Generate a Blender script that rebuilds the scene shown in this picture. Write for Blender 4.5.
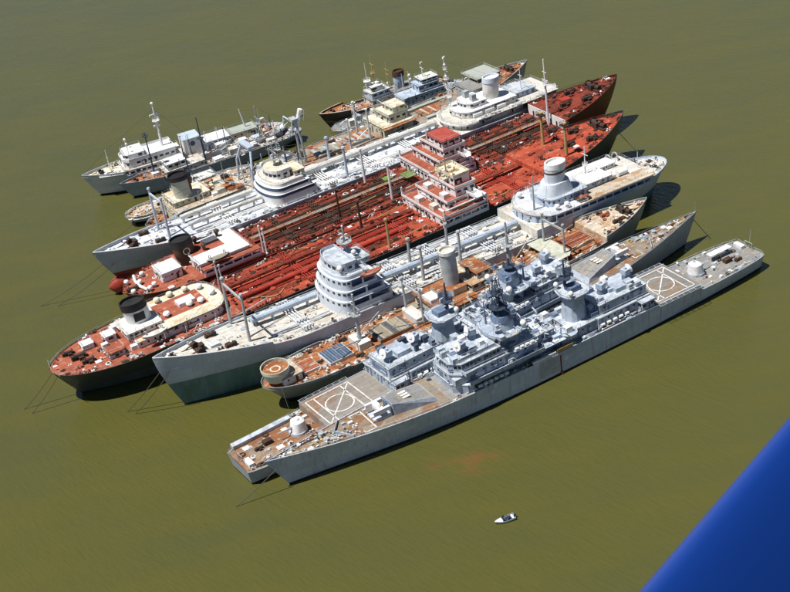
import bpy, math, random
from mathutils import Vector, Matrix
R = math.radians
sin, cos, pi = math.sin, math.cos, math.pi
for o in list(bpy.data.objects): bpy.data.objects.remove(o)
scn = bpy.context.scene
col = scn.collection
rng = random.Random(7)

# ------------------------------------------------------------------ camera
CAM_H, CAM_DEP, CAM_ROLL = 215.53, 30.83, 9.22
cd = bpy.data.cameras.new('camera'); cam = bpy.data.objects.new('camera', cd); col.objects.link(cam)
d_, r_ = R(CAM_DEP), R(CAM_ROLL)
F = Vector((0, cos(d_), -sin(d_))); Rt = Vector((1, 0, 0)); Up = Rt.cross(F)
R2 = Rt*cos(r_) - Up*sin(r_); U2 = Up*cos(r_) + Rt*sin(r_)
cam.matrix_world = Matrix(((R2.x, U2.x, -F.x, 0), (R2.y, U2.y, -F.y, 0), (R2.z, U2.z, -F.z, CAM_H), (0, 0, 0, 1)))
cd.sensor_width = 36; cd.lens = 60.0; cd.clip_start = 0.1; cd.clip_end = 40000
cd.dof.use_dof = True; cd.dof.focus_distance = 385; cd.dof.aperture_fstop = 14
scn.camera = cam

# ------------------------------------------------------------------ light
SUN_EL, SUN_DIR = 66, 20           # elevation, heading of the shadows on the water
w = bpy.data.worlds.new('World'); scn.world = w; w.use_nodes = True
nt = w.node_tree; bg = nt.nodes['Background']
sky = nt.nodes.new('ShaderNodeTexSky'); sky.sky_type = 'NISHITA'; sky.sun_disc = False
sky.sun_elevation = R(SUN_EL); sky.sun_rotation = R(90-(SUN_DIR+180)); sky.air_density = 0.7; sky.dust_density = 0.1; sky.ozone_density = 2.5
nt.links.new(sky.outputs[0], bg.inputs[0]); bg.inputs[1].default_value = 0.052
sd = bpy.data.lights.new('sun', 'SUN'); sd.energy = 5.0; sd.angle = R(0.5); sd.color = (1, 0.965, 0.92)
sun = bpy.data.objects.new('sun', sd); col.objects.link(sun)
ldir = Vector((cos(R(SUN_DIR))*cos(R(SUN_EL)), sin(R(SUN_DIR))*cos(R(SUN_EL)), -sin(R(SUN_EL))))
sun.rotation_euler = ldir.to_track_quat('-Z', 'Y').to_euler(); sun.location = (0, 300, 400)
scn.view_settings.view_transform = 'Standard'; scn.view_settings.look = 'None'
scn.view_settings.gamma = 1; scn.view_settings.exposure = 0.22; scn.view_settings.use_curve_mapping = False

# ------------------------------------------------------------------ materials
def base_mat(name):
    m = bpy.data.materials.new(name); m.use_nodes = True
    n = m.node_tree.nodes; b = n['Principled BSDF']
    return m, m.node_tree, n, b
def ramp(n, l, src, p0, p1):
    r = n.new('ShaderNodeMapRange'); r.inputs[1].default_value = p0; r.inputs[2].default_value = p1
    l.new(src, r.inputs[0]); return r.outputs[0]
def mix(n, l, f, a, b, mode='MIX'):
    m = n.new('ShaderNodeMix'); m.data_type = 'RGBA'; m.blend_type = mode
    for i, v in ((0, f), (6, a), (7, b)):
        if hasattr(v, 'is_output'): l.new(v, m.inputs[i])
        elif i == 0: m.inputs[0].default_value = v
        else: m.inputs[i].default_value = (*v, 1)
    return m.outputs[2]
def noise(n, l, co, sc, det=5, vec=None, rough=.6):
    t = n.new('ShaderNodeTexNoise'); t.inputs['Scale'].default_value = sc; t.inputs['Detail'].default_value = det
    t.inputs['Roughness'].default_value = rough
    if vec:
        mp = n.new('ShaderNodeMapping'); mp.inputs['Scale'].default_value = vec
        l.new(co, mp.inputs[0]); co = mp.outputs[0]
    l.new(co, t.inputs['Vector']); return t.outputs['Fac']
def coords(n, l):
    tc = n.new('ShaderNodeTexCoord'); oi = n.new('ShaderNodeObjectInfo')
    mu = n.new('ShaderNodeMath'); mu.operation = 'MULTIPLY'; mu.inputs[1].default_value = 300
    l.new(oi.outputs['Random'], mu.inputs[0])
    cb = n.new('ShaderNodeCombineXYZ'); l.new(mu.outputs[0], cb.inputs[0]); l.new(mu.outputs[0], cb.inputs[1])
    ad = n.new('ShaderNodeVectorMath'); ad.operation = 'ADD'; l.new(tc.outputs['Object'], ad.inputs[0]); l.new(cb.outputs[0], ad.inputs[1])
    return tc.outputs['Object'], ad.outputs[0]
RUST = (.20, .075, .028)
def paint(name, c, c2=None, c3=None, sc=.12, amt=.5, amt3=.35, rust=.12, rcol=RUST, rough=.6, streak=.25, grime=.25, metal=0, spots=None):
    """weathered paint: patches of c2 and c3, rust blotches, run-down streaks on vertical faces, fine grime"""
    m, t, n, b = base_mat(name); l = t.links; raw, co = coords(n, l)
    out = c
    if c2: out = mix(n, l, ramp(n, l, noise(n, l, co, sc, 6), .62-amt*.3, .72-amt*.3), out, c2)
    if c3: out = mix(n, l, ramp(n, l, noise(n, l, co, sc*2.3, 7, (1, 1.3, 1)), .68-amt3*.3, .74-amt3*.3), out, c3)
    if rust: out = mix(n, l, ramp(n, l, noise(n, l, co, sc*4.2, 8, None, .7), .74-rust*.4, .86-rust*.4), out, rcol)
    if streak:
        s = ramp(n, l, noise(n, l, co, 1.0, 4, (.9, .9, .07)), .56, .86)
        mu = n.new('ShaderNodeMath'); mu.operation = 'MULTIPLY'; mu.inputs[1].default_value = streak; l.new(s, mu.inputs[0])
        out = mix(n, l, mu.outputs[0], out, tuple(x*.45+y*.3 for x, y in zip(c, rcol)))
    if grime:
        g = ramp(n, l, noise(n, l, co, 1.4, 8, None, .75), .3, .75)
        mu = n.new('ShaderNodeMath'); mu.operation = 'MULTIPLY'; mu.inputs[1].default_value = grime; l.new(g, mu.inputs[0])
        out = mix(n, l, mu.outputs[0], out, tuple(x*.45 for x in c))
    if rough > .7:
        bk = n.new('ShaderNodeTexBrick'); bk.inputs['Scale'].default_value = 1; bk.inputs['Brick Width'].default_value = 9; bk.inputs['Row Height'].default_value = 2.1; bk.inputs['Mortar Size'].default_value = .07; bk.inputs['Mortar Smooth'].default_value = .6
        bk.inputs['Color1'].default_value = (1, 1, 1, 1); bk.inputs['Color2'].default_value = (.78, .79, .80, 1); bk.inputs['Mortar'].default_value = (.52, .48, .45, 1); l.new(raw, bk.inputs[0])
        out = mix(n, l, .85, out, bk.outputs[0], 'MULTIPLY')
    spots = (.55 if rough > .7 else .3) if spots is None else spots
    if spots:
        for sc_, lo, hi, cc in ((1.1, .60, .66, tuple(x*.35 for x in c)), (.55, .63, .68, tuple(min(.85, x*1.35+.03) for x in c))):
            g = ramp(n, l, noise(n, l, co, sc_, 3, (1, 1.4, 1)), lo, hi)
            mu = n.new('ShaderNodeMath'); mu.operation = 'MULTIPLY'; mu.inputs[1].default_value = spots; l.new(g, mu.inputs[0])
            out = mix(n, l, mu.outputs[0], out, cc)
    if hasattr(out, 'is_output'): l.new(out, b.inputs['Base Color'])
    else: b.inputs['Base Color'].default_value = (*out, 1)
    b.inputs['Roughness'].default_value = rough; b.inputs['Metallic'].default_value = metal
    b.inputs['Specular IOR Level'].default_value = .25
    return m
def hullpaint(name, top, low, zline, boot=(.012, .014, .013), zboot=.5, rust=.25, streak=.5):
    """topside colour above zline, bottom paint below it, fouling along the waterline, rust runs"""
    m, t, n, b = base_mat(name); l = t.links; raw, co = coords(n, l)
    sp = n.new('ShaderNodeSeparateXYZ'); l.new(raw, sp.inputs[0]); z = sp.outputs[2]
    patch = ramp(n, l, noise(n, l, co, .1, 6), .4, .7)
    tp = mix(n, l, patch, top, tuple(x*.82 for x in top))
    tp = mix(n, l, ramp(n, l, noise(n, l, co, .33, 7, (1, 1, 1.8)), .60, .66), tp, tuple(min(1, x*1.12) for x in top))
    cx_ = n.new('ShaderNodeCombineXYZ'); l.new(sp.outputs[0], cx_.inputs[0]); l.new(z, cx_.inputs[1])
    bk = n.new('ShaderNodeTexBrick'); bk.inputs['Scale'].default_value = 1; bk.inputs['Brick Width'].default_value = 6.5; bk.inputs['Row Height'].default_value = 1.9; bk.inputs['Mortar Size'].default_value = .035; bk.inputs['Mortar Smooth'].default_value = .3
    bk.inputs['Color1'].default_value = (1, 1, 1, 1); bk.inputs['Color2'].default_value = (.86, .87, .89, 1); bk.inputs['Mortar'].default_value = (.66, .64, .62, 1); l.new(cx_.outputs[0], bk.inputs[0])
    tp = mix(n, l, 1.0, tp, bk.outputs[0], 'MULTIPLY')
    lw = mix(n, l, ramp(n, l, noise(n, l, co, .25, 8, (1, 1, .5)), .35, .7), low, tuple(x*.55 for x in low))
    nz = noise(n, l, co, .5, 6)
    jz = n.new('ShaderNodeMath'); jz.operation = 'MULTIPLY_ADD'; jz.inputs[1].default_value = .5; l.new(nz, jz.inputs[0]); l.new(z, jz.inputs[2])
    out = mix(n, l, ramp(n, l, z, zline-.05, zline+.05), lw, tp)
    st = ramp(n, l, noise(n, l, co, 1.0, 5, (1.3, 1.3, .09)), .52, .68)
    mu = n.new('ShaderNodeMath'); mu.operation = 'MULTIPLY'; mu.inputs[1].default_value = streak; l.new(st, mu.inputs[0])
    out = mix(n, l, mu.outputs[0], out, tuple(.45*x+.5*y for x, y in zip(top, RUST)))
    rs = ramp(n, l, noise(n, l, co, .8, 8, (1, 1, .5), .7), .76-rust*.25, .84-rust*.25)
    out = mix(n, l, rs, out, RUST)
    out = mix(n, l, ramp(n, l, jz.outputs[0], zboot+.15, zboot+.55), boot, out)
    l.new(out, b.inputs['Base Color']); b.inputs['Roughness'].default_value = .5; b.inputs['Specular IOR Level'].default_value = .3
    # shell plating: faint dishing between frames
    bp = n.new('ShaderNodeBump'); bp.inputs['Strength'].default_value = .25; bp.inputs['Distance'].default_value = .05
    l.new(noise(n, l, raw, .5, 2, (1, 1, .8)), bp.inputs['Height']); l.new(bp.outputs[0], b.inputs['Normal'])
    return m
M = {}
M['haze'] = paint('haze_grey', (.46, .53, .62), (.33, .39, .47), (.55, .58, .60), sc=.3, amt=.5, rust=.12, streak=.45, grime=.38, spots=.45)
M['haze_roof'] = paint('haze_grey_roof', (.56, .61, .67), (.36, .41, .47), (.50, .46, .40), sc=.35, rust=.14, spots=.5, streak=0, grime=.35)
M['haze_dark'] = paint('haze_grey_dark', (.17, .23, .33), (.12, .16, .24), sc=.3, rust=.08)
M['mast_dark'] = paint('mast_dark', (.05, .07, .11), rust=0, grime=.3)
M['wood'] = paint('cruiser_foredeck', (.30, .25, .19), (.27, .135, .065), (.38, .35, .30), sc=.16, amt=.55, rust=.14, rcol=(.24, .085, .03), streak=0, grime=.4, rough=.85)
M['wood_rust'] = paint('cruiser_deck_rusty', (.34, .27, .20), (.30, .12, .045), (.30, .20, .12), sc=.13, amt=.75, rust=.2, rcol=(.27, .075, .02), streak=0, grime=.4, rough=.85)
M['greydeck'] = paint('grey_deck', (.30, .30, .29), (.36, .32, .26), (.22, .23, .24), sc=.2, rust=.1, streak=0, grime=.4, rough=.85)
M['pad'] = paint('pad_deck', (.25, .235, .215), (.30, .22, .15), sc=.2, amt=.4, rust=.1, streak=0, grime=.35, rough=.85)
M['pad_rust'] = paint('pad_deck_rusty', (.30, .27, .235), (.29, .15, .075), sc=.07, amt=.45, rust=.08, streak=0, grime=.35, rough=.85)
M['white'] = paint('white_paint', (.80, .80, .79), (.70, .69, .66), sc=.3, amt=.3, rust=.07, streak=.2, grime=.18)
M['whiteline'] = paint('white_marking', (.76, .75, .72), (.50, .44, .37), (.34, .28, .22), sc=.9, amt=.35, amt3=.25, rust=.1, streak=0, grime=.35)
M['dirtywhite'] = paint('dirty_white_paint', (.70, .70, .66), (.56, .53, .46), (.42, .30, .18), sc=.22, amt=.4, amt3=.12, rust=.12, streak=.3, grime=.25)
M['cream'] = paint('cream_roof', (.70, .66, .52), (.58, .45, .26), (.78, .77, .70), sc=.3, amt=.4, rust=.1, rcol=(.42, .2, .06), streak=0, grime=.2)
M['creamhouse'] = paint('cream_house', (.56, .57, .46), (.46, .46, .38), (.52, .36, .17), sc=.25, amt=.4, amt3=.15, rust=.12, streak=.35)
M['whitedeck'] = paint('pale_deck', (.70, .67, .60), (.60, .53, .43), (.80, .79, .75), sc=.18, amt=.42, rust=.15, rcol=(.32, .17, .08), streak=0, grime=.35, rough=.85)
M['whitedeck_b'] = paint('pale_blue_deck', (.70, .735, .77), (.56, .58, .60), (.80, .81, .82), sc=.18, amt=.42, rust=.1, rcol=(.36, .22, .12), streak=0, grime=.35, rough=.85)
M['tandeck'] = paint('tan_deck', (.62, .53, .41), (.50, .31, .16), (.72, .68, .60), sc=.2, amt=.45, rust=.12, rcol=(.36, .13, .04), streak=0, grime=.35, rough=.85)
M['rustdeck'] = paint('rust_deck', (.40, .155, .06), (.29, .095, .037), (.54, .43, .30), sc=.22, amt=.5, amt3=.45, rust=.12, rcol=(.2, .055, .02), streak=0, grime=.4, rough=.9)
M['olddeck'] = paint('rust_grey_deck', (.36, .31, .25), (.38, .16, .06), (.30, .30, .26), sc=.2, amt=.5, amt3=.35, rust=.12, streak=0, grime=.45, rough=.9)
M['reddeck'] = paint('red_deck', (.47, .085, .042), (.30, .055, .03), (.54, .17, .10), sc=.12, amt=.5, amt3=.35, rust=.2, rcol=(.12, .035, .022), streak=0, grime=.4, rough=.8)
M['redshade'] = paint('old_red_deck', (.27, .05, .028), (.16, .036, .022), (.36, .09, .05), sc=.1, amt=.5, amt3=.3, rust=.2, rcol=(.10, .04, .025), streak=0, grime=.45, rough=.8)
M['redpaint'] = paint('red_paint', (.42, .05, .03), (.32, .045, .03), sc=.3, rust=.05, streak=0, grime=.25)
M['redroof'] = paint('dull_red_roof', (.42, .085, .06), (.36, .065, .045), sc=.4, rust=.05, streak=0, grime=.25)
M['redbrown'] = paint('red_brown_deck', (.40, .115, .065), (.32, .085, .05), (.50, .26, .17), sc=.2, amt=.4, rust=.08, streak=0, grime=.3, rough=.85)
M['black'] = paint('black_paint', (.018, .018, .02), (.03, .03, .03), rust=.05, streak=.1, grime=.2)
M['brownfun'] = paint('brown_funnel', (.085, .045, .028), (.06, .035, .024), rust=.1, grime=.3)
M['dark'] = paint('dark_machinery', (.05, .04, .035), (.12, .05, .025), sc=.8, amt=.4, rust=.15, grime=.3)
M['ochre'] = paint('ochre_paint', (.50, .36, .15), (.42, .28, .12), rust=.12, grime=.3)
M['bluegrey'] = paint('blue_grey_paint', (.50, .58, .68), (.42, .49, .58), sc=.25, rust=.05, streak=.25)
M['oilerwhite'] = paint('oiler_white', (.64, .69, .75), (.55, .60, .66), sc=.25, rust=.06, streak=.3, grime=.2)
M['slate'] = paint('slate_cover', (.09, .10, .12), (.13, .13, .13), rust=.04, streak=0)
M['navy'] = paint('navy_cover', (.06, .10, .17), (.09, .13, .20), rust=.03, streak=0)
M['tanslat'] = paint('tan_slat', (.36, .32, .24), (.28, .24, .18), rust=.1, streak=0)
M['steel'] = paint('grey_steel', (.44, .47, .48), (.36, .38, .38), sc=.5, rust=.1, streak=.2)
M['green'] = paint('green_cover', (.16, .28, .06), (.22, .30, .12), rust=.05, streak=0)
M['palegreen'] = paint('pale_green_deck', (.36, .41, .34), (.42, .44, .40), rust=.05, streak=0)
M['orange'] = paint('lifeboat_rust', (.40, .12, .05), (.46, .22, .12), sc=.6, rust=.1)
M['rope'] = paint('rope', (.09, .075, .055), rust=0, streak=0, grime=.3)
M['glass'], _t, _n, _b = base_mat('window_glass'); _b.inputs['Base Color'].default_value = (.015, .025, .04, 1); _b.inputs['Roughness'].default_value = .12
H = {}
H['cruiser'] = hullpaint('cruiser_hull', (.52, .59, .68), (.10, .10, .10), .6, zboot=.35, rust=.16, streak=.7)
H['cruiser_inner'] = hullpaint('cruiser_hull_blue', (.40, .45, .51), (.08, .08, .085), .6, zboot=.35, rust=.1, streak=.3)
H['oiler'] = hullpaint('oiler_hull_grey_green', (.54, .61, .70), (.13, .25, .24), 5.0, (.02, .04, .035), -3.4, rust=.08, streak=.25)
H['oiler_red'] = hullpaint('oiler_hull_grey_red', (.52, .58, .64), (.40, .055, .028), 5.0, (.10, .02, .012), -2.2, rust=.05, streak=.2)
H['tanker'] = hullpaint('tanker_hull_black_green', (.05, .065, .06), (.085, .10, .085), 4.0, (.02, .025, .02), .6, rust=.15, streak=.35)
H['tanker_red'] = hullpaint('tanker_hull_dark_red', (.13, .028, .02), (.09, .02, .015), 4.0, zboot=-1.1, rust=.15, streak=.3)
H['cargo'] = hullpaint('cargo_hull', (.34, .37, .36), (.05, .055, .05), 1.6, zboot=.6, rust=.16, streak=.5)
H['stores'] = hullpaint('stores_hull', (.40, .43, .44), (.06, .06, .06), -.6, zboot=-2.4, rust=.2, streak=.5)
H['aux'] = hullpaint('aux_hull', (.40, .44, .46), (.06, .06, .06), 1.2, rust=.16, streak=.5)
H['pale'] = hullpaint('pale_hull', (.56, .60, .63), (.05, .05, .05), .8, rust=.1, streak=.35)
H['blue'] = hullpaint('blue_hull', (.27, .34, .42), (.03, .03, .03), .8, rust=.1, streak=.3)
H['black'] = hullpaint('black_hull', (.035, .025, .022), (.03, .02, .02), .8, rust=.25, streak=.3)

# ------------------------------------------------------------------ mesh building
class MB:
    def __init__(s): s.v = []; s.f = []
    def add(s, vs, fs):
        k = len(s.v); s.v += [tuple(p) for p in vs]; s.f += [tuple(i+k for i in f) for f in fs]; return s
    def box(s, x0, x1, y0, y1, z0, z1, rz=0, tp=0):
        cx, cy = (x0+x1)/2, (y0+y1)/2; c, n = cos(rz), sin(rz); vs = []
        for z, q in ((z0, 1), (z1, 1-tp)):
            for a, b in ((x0, y0), (x1, y0), (x1, y1), (x0, y1)):
                dx, dy = (a-cx)*q, (b-cy)*q; vs.append((cx+dx*c-dy*n, cy+dx*n+dy*c, z))
        return s.add(vs, [(3, 2, 1, 0), (4, 5, 6, 7), (0, 1, 5, 4), (1, 2, 6, 5), (2, 3, 7, 6), (3, 0, 4, 7)])
    def prism(s, out, z0, z1, out1=None, dx=0):
        o1 = out1 or out; n = len(out)
        vs = [(x, y, z0) for x, y in out]+[(x+dx, y, z1) for x, y in o1]
        return s.add(vs, [tuple(range(n-1, -1, -1)), tuple(range(n, 2*n))]+[(i, (i+1) % n, n+(i+1) % n, n+i) for i in range(n)])
    def cyl(s, p0, p1, r0, r1=None, n=8):
        r1 = r0 if r1 is None else r1; p0, p1 = Vector(p0), Vector(p1); d = (p1-p0).normalized()
        a = d.orthogonal().normalized(); b = d.cross(a); vs = []
        for p, r in ((p0, r0), (p1, r1)):
            for i in range(n):
                t = 2*pi*i/n; vs.append(p+a*(r*cos(t))+b*(r*sin(t)))
        return s.add(vs, [tuple(range(n-1, -1, -1)), tuple(range(n, 2*n))]+[(i, (i+1) % n, n+(i+1) % n, n+i) for i in range(n)])
    def tube(s, pts, r, n=4):
        for a, b in zip(pts, pts[1:]): s.cyl(a, b, r, r, n)
        return s
    def ball(s, c, rx, ry, rz, n=8, m=5, z0=-1):
        vs = []; fs = []
        for j in range(m+1):
            a = math.asin(z0)+(pi/2-math.asin(z0))*j/m
            for i in range(n): t = 2*pi*i/n; vs.append((c[0]+rx*cos(a)*cos(t), c[1]+ry*cos(a)*sin(t), c[2]+rz*sin(a)))
        for j in range(m):
            for i in range(n): k = (i+1) % n; fs.append((j*n+i, j*n+k, (j+1)*n+k, (j+1)*n+i))
        fs.append(tuple(range(n-1, -1, -1)))
        return s.add(vs, fs)
    def rail(s, pts, h=1.05, step=2.6, r=.045, close=False):
        if close: pts = list(pts)+[pts[0]]
        for a, b in zip(pts, pts[1:]):
            a, b = Vector(a), Vector(b); L = (b-a).length
            if L < .05: continue
            for q in (.5, 1): s.cyl(a+Vector((0, 0, h*q)), b+Vector((0, 0, h*q)), r*(.7 if q < 1 else 1), None, 3)
            for i in range(int(max(1, L//step))):
                p = a+(b-a)*(i/max(1, L//step)); s.cyl(p, p+Vector((0, 0, h)), r, None, 3)
        return s
    def build(s, name, mat, parent=None, smooth=False, stuff=False):
        me = bpy.data.meshes.new(name); me.from_pydata(s.v, [], s.f); me.materials.append(mat)
        if smooth:
            me.polygons.foreach_set('use_smooth', [True]*len(me.polygons)); me.set_sharp_from_angle(angle=R(35))
        o = bpy.data.objects.new(name, me); col.objects.link(o)
        if parent: o.parent = parent
        if stuff: o['kind'] = 'stuff'
        return o
def pl(pts, s):
    if s <= pts[0][0]: return pts[0][1]
    for (a, va), (b, vb) in zip(pts, pts[1:]):
        if a <= s < b: return va+(vb-va)*(s-a)/(b-a)
    return pts[-1][1]
def outl(x0, x1, y0, y1, rf=0, rb=0, n=8, cf=0):
    """plan outline, counter-clockwise; rf / rb = depth of an elliptical front (x0 side) / back, cf = chamfered front"""
    ym, hy = (y0+y1)/2, (y1-y0)/2; p = []
    if rb: p += [(x1-rb+rb*cos(a), ym+hy*sin(a)) for a in [-pi/2+pi*i/n for i in range(n+1)]]
    else: p += [(x1, y0), (x1, y1)]
    if rf: p += [(x0+rf+rf*cos(a), ym+hy*sin(a)) for a in [pi/2+pi*i/n for i in range(n+1)]]
    elif cf: p += [(x0+cf, y1), (x0, y1-cf), (x0, y0+cf), (x0+cf, y0)]
    else: p += [(x0, y1), (x0, y0)]
    return p
def grow(out, d):
    cx = sum(p[0] for p in out)/len(out); cy = sum(p[1] for p in out)/len(out)
    hx = max(abs(p[0]-cx) for p in out); hy = max(abs(p[1]-cy) for p in out)
    return [(cx+(x-cx)*(1+d/hx), cy+(y-cy)*(1+d/hy)) for x, y in out]
def tag(o, label, cat, group=None):
    o['label'] = label; o['category'] = cat
    if group: o['group'] = group
    return o

# ------------------------------------------------------------------ the setting: muddy water
wm, t, n, b = base_mat('muddy_water'); l = t.links
tc = n.new('ShaderNodeTexCoord'); co = tc.outputs['Object']
c_ = mix(n, l, ramp(n, l, noise(n, l, co, .012, 4, (1, 2.2, 1)), .3, .7), (.093, .089, .0195), (.080, .082, .0245))
c_ = mix(n, l, ramp(n, l, noise(n, l, co, .05, 6, (.6, 1.6, 1)), .45, .8), c_, (.101, .092, .0195))
sub = n.new('ShaderNodeVectorMath'); sub.operation = 'SUBTRACT'; sub.inputs[1].default_value = (11.5, 271.5, 0); l.new(co, sub.inputs[0])
mp = n.new('ShaderNodeMapping'); mp.inputs['Scale'].default_value = (.06, .13, 1); l.new(sub.outputs[0], mp.inputs[0])
ln = n.new('ShaderNodeVectorMath'); ln.operation = 'LENGTH'; l.new(mp.outputs[0], ln.inputs[0])
near = ramp(n, l, ln.outputs['Value'], 1.0, .25)
blot = ramp(n, l, noise(n, l, co, .16, 5, (.7, 1.5, 1)), .46, .66)
mu = n.new('ShaderNodeMath'); mu.operation = 'MULTIPLY'; l.new(near, mu.inputs[0]); l.new(blot, mu.inputs[1])
mu2 = n.new('ShaderNodeMath'); mu2.operation = 'MULTIPLY'; mu2.inputs[1].default_value = .5; l.new(mu.outputs[0], mu2.inputs[0])
c_ = mix(n, l, mu2.outputs[0], c_, (.19, .075, .028))          # drifting rust-red silt
l.new(c_, b.inputs['Base Color']); b.inputs['Roughness'].default_value = .1; b.inputs['IOR'].default_value = 1.46
bp = n.new('ShaderNodeBump'); bp.inputs['Strength'].default_value = .55; bp.inputs['Distance'].default_value = .12
mpw = n.new('ShaderNodeMapping'); mpw.inputs['Rotation'].default_value = (0, 0, R(50)); l.new(co, mpw.inputs[0])
w1 = noise(n, l, mpw.outputs[0], .75, 5, (.35, 1.3, 1), .7); w2 = noise(n, l, mpw.outputs[0], .16, 3, (.5, 1.2, 1))
ad = n.new('ShaderNodeMath'); ad.operation = 'MULTIPLY_ADD'; ad.inputs[1].default_value = 1.2; l.new(w2, ad.inputs[0]); l.new(w1, ad.inputs[2])
bp.inputs['Strength'].default_value = 1.0; bp.inputs['Distance'].default_value = .26
l.new(ad.outputs[0], bp.inputs['Height']); l.new(bp.outputs[0], b.inputs['Normal'])
wo = MB().add([(-15000, -15000, 0), (15000, -15000, 0), (15000, 15000, 0), (-15000, 15000, 0)], [(0, 1, 2, 3)]).build('water', wm)
wo['kind'] = 'structure'

# ------------------------------------------------------------------ ship kit (x = metres aft of the bow, z = metres above the water)
class Ship:
    def __init__(s, name, label, cat, pos, az, group=None, lift=0., trim=0.):
        s.root = bpy.data.objects.new(name, None); col.objects.link(s.root)
        s.lift = lift; s.root.location = (pos[0], pos[1], lift); s.root.rotation_euler = (0, math.atan(trim), R(az)); s.az = az; s.trim = trim   # trim: fall towards the stern per metre
        tag(s.root, label, cat, group); s.ex = []
    def P(s, name, mb, mat, parent=None, smooth=False, stuff=False):
        if not mb.v: return None
        return mb.build(name, M.get(mat, mat) if isinstance(mat, str) else mat, parent or s.root, smooth, stuff)
    def world(s, x, y, z):
        a = R(s.az); return (s.root.location.x+x*cos(a)-y*sin(a), s.root.location.y+x*sin(a)+y*cos(a), z+s.lift-x*s.trim)
    def hull(s, L, B, zd, mat, deckmats, bw=((0, 0),), rake=6, prake=1.2, srake=3, ued=.22, uew=.3, pd=.8, pw=1.0, urd=.12, urw=.25, td=0., tw=0., flare=1.6, zst=None, rim=None):
        s.L, s.B, s.zd = L, B, zd
        zb = -1.2-s.lift; zbow = pl(zd, 0)+pl(bw, 0); zst = zst or pl(zd, L)
        st = [L*(1-cos(pi*i/60))/2 for i in range(61)]
        for a, _ in list(zd)+list(bw):
            if 0 < a < L and min(abs(a-q) for q in st) > 1e-6: st.append(a)
        st.sort()
        def half(u, tt):
            v = 1-u
            fd = sin(pi/2*min(1, u/ued))**pd; fw = sin(pi/2*min(1, u/uew))**pw
            rd = min(1, v/urd); gd = td+(1-td)*math.sqrt(max(0, 1-(1-rd)**2))
            rw = min(1, v/urw); gw = tw+(1-tw)*sin(pi/2*rw)**.9
            k = max(0, min(1, tt))**flare
            return B/2*((1-k)*fw*gw+k*fd*gd)
        def xs(u, z, zt=None):
            if zt is None: return u*L
            k = max(0, min(1, (z+s.lift)/(zt+s.lift))); a = rake*(1-k)**prake; e = L-srake*(1-k)**1.1
            return a*max(0, 1-u/.4)**1.3+u*L-(L-e)*max(0, 1-(1-u)/.4)**1.3
        s.half = half
        s.hbd = lambda x: half(min(1, max(0, x/L)), 1.)
        tts = [0, .12, .25, .4, .55, .7, .85, 1.]; m = MB(); rows = []
        for x in st:
            u = x/L; zt = pl(zd, x)+pl(bw, x); row = []
            for sg in (1, -1):
                r = []
                for tt in tts:
                    z = zb+(zt-zb)*tt; r.append((xs(u, z, zt), sg*half(u, tt), z))
                hb = half(u, 1); q = max(0, hb-.28); r.append((xs(u, zt), sg*q, zt)); r.append((xs(u, zt), sg*q, pl(zd, x)-.05))
                row.append(r)
            rows.append(row)
        K = len(tts)+2
        for side in (0, 1):
            k0 = len(m.v)
            for row in rows: m.v += row[side]
            for i in range(len(rows)-1):
                for j in range(K-1):
                    a, b_, c, d = k0+i*K+j, k0+(i+1)*K+j, k0+(i+1)*K+j+1, k0+i*K+j+1
                    m.f.append((a, b_, c, d) if side == 1 else (d, c, b_, a))
        if td or tw:       # transom
            k0 = len(m.v); n_ = len(tts); m.v += rows[-1][0][:n_]+rows[-1][1][:n_]
            for j in range(n_-1): m.f.append((k0+j, k0+n_+j, k0+n_+j+1, k0+j+1)[::-1])
        hl = s.P('hull', m, mat, smooth=True)
        # decks, one sheet per material zone
        for i, (x0, x1, mt) in enumerate(deckmats):
            d = MB(); ss = [x for x in st if x0 < x < x1]; ss = [x0]+ss+[x1]
            for x in ss:
                xx = min(max(x, .15), L-.15); hb = max(.02, s.hbd(xx)-.25)
                z = pl(zd, x if x < x1 else x-1e-4)
                for q in (-1, -.5, 0, .5, 1): d.v.append((xs(xx/L, z), hb*q, z+.06*(1-q*q)))
            for k in range(len(ss)-1):
                for j in range(4):
                    a = k*5+j; d.f.append((a, a+5, a+6, a+1))
            s.P('deck', d, mt)
        return hl
    def edge(s, x0, x1, side, inset=.3, step=4., z=None):
        n_ = max(1, int((x1-x0)/step)); out = []
        for i in range(n_+1):
            x = x0+(x1-x0)*i/n_; out.append((x, side*max(.1, s.hbd(x)-inset), (pl(s.zd, x) if z is None else z)))
        return out
    def rails(s, x0, x1, mat='steel', sides=(1, -1), h=1.1, r=.05):
        for sg in sides: s.P('railing', MB().rail(s.edge(x0, x1, sg), h, 2.6, r), mat)
    def box(s, name, x0, x1, y0, y1, z0, z1, mat, parent=None, **k):
        s.ex.append((x0, x1, y0, y1)); return s.P(name, MB().box(x0, x1, y0, y1, z0, z1, **k), mat, parent)
    def cyl(s, name, x, y, z0, z1, r0, mat, r1=None, n=12, parent=None):
        return s.P(name, MB().cyl((x, y, z0), (x, y, z1), r0, r1, n), mat, parent, True)
    def tube(s, name, pts, r, mat, parent=None, n=6):
        return s.P(name, MB().tube(pts, r, n), mat, parent, True)
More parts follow.
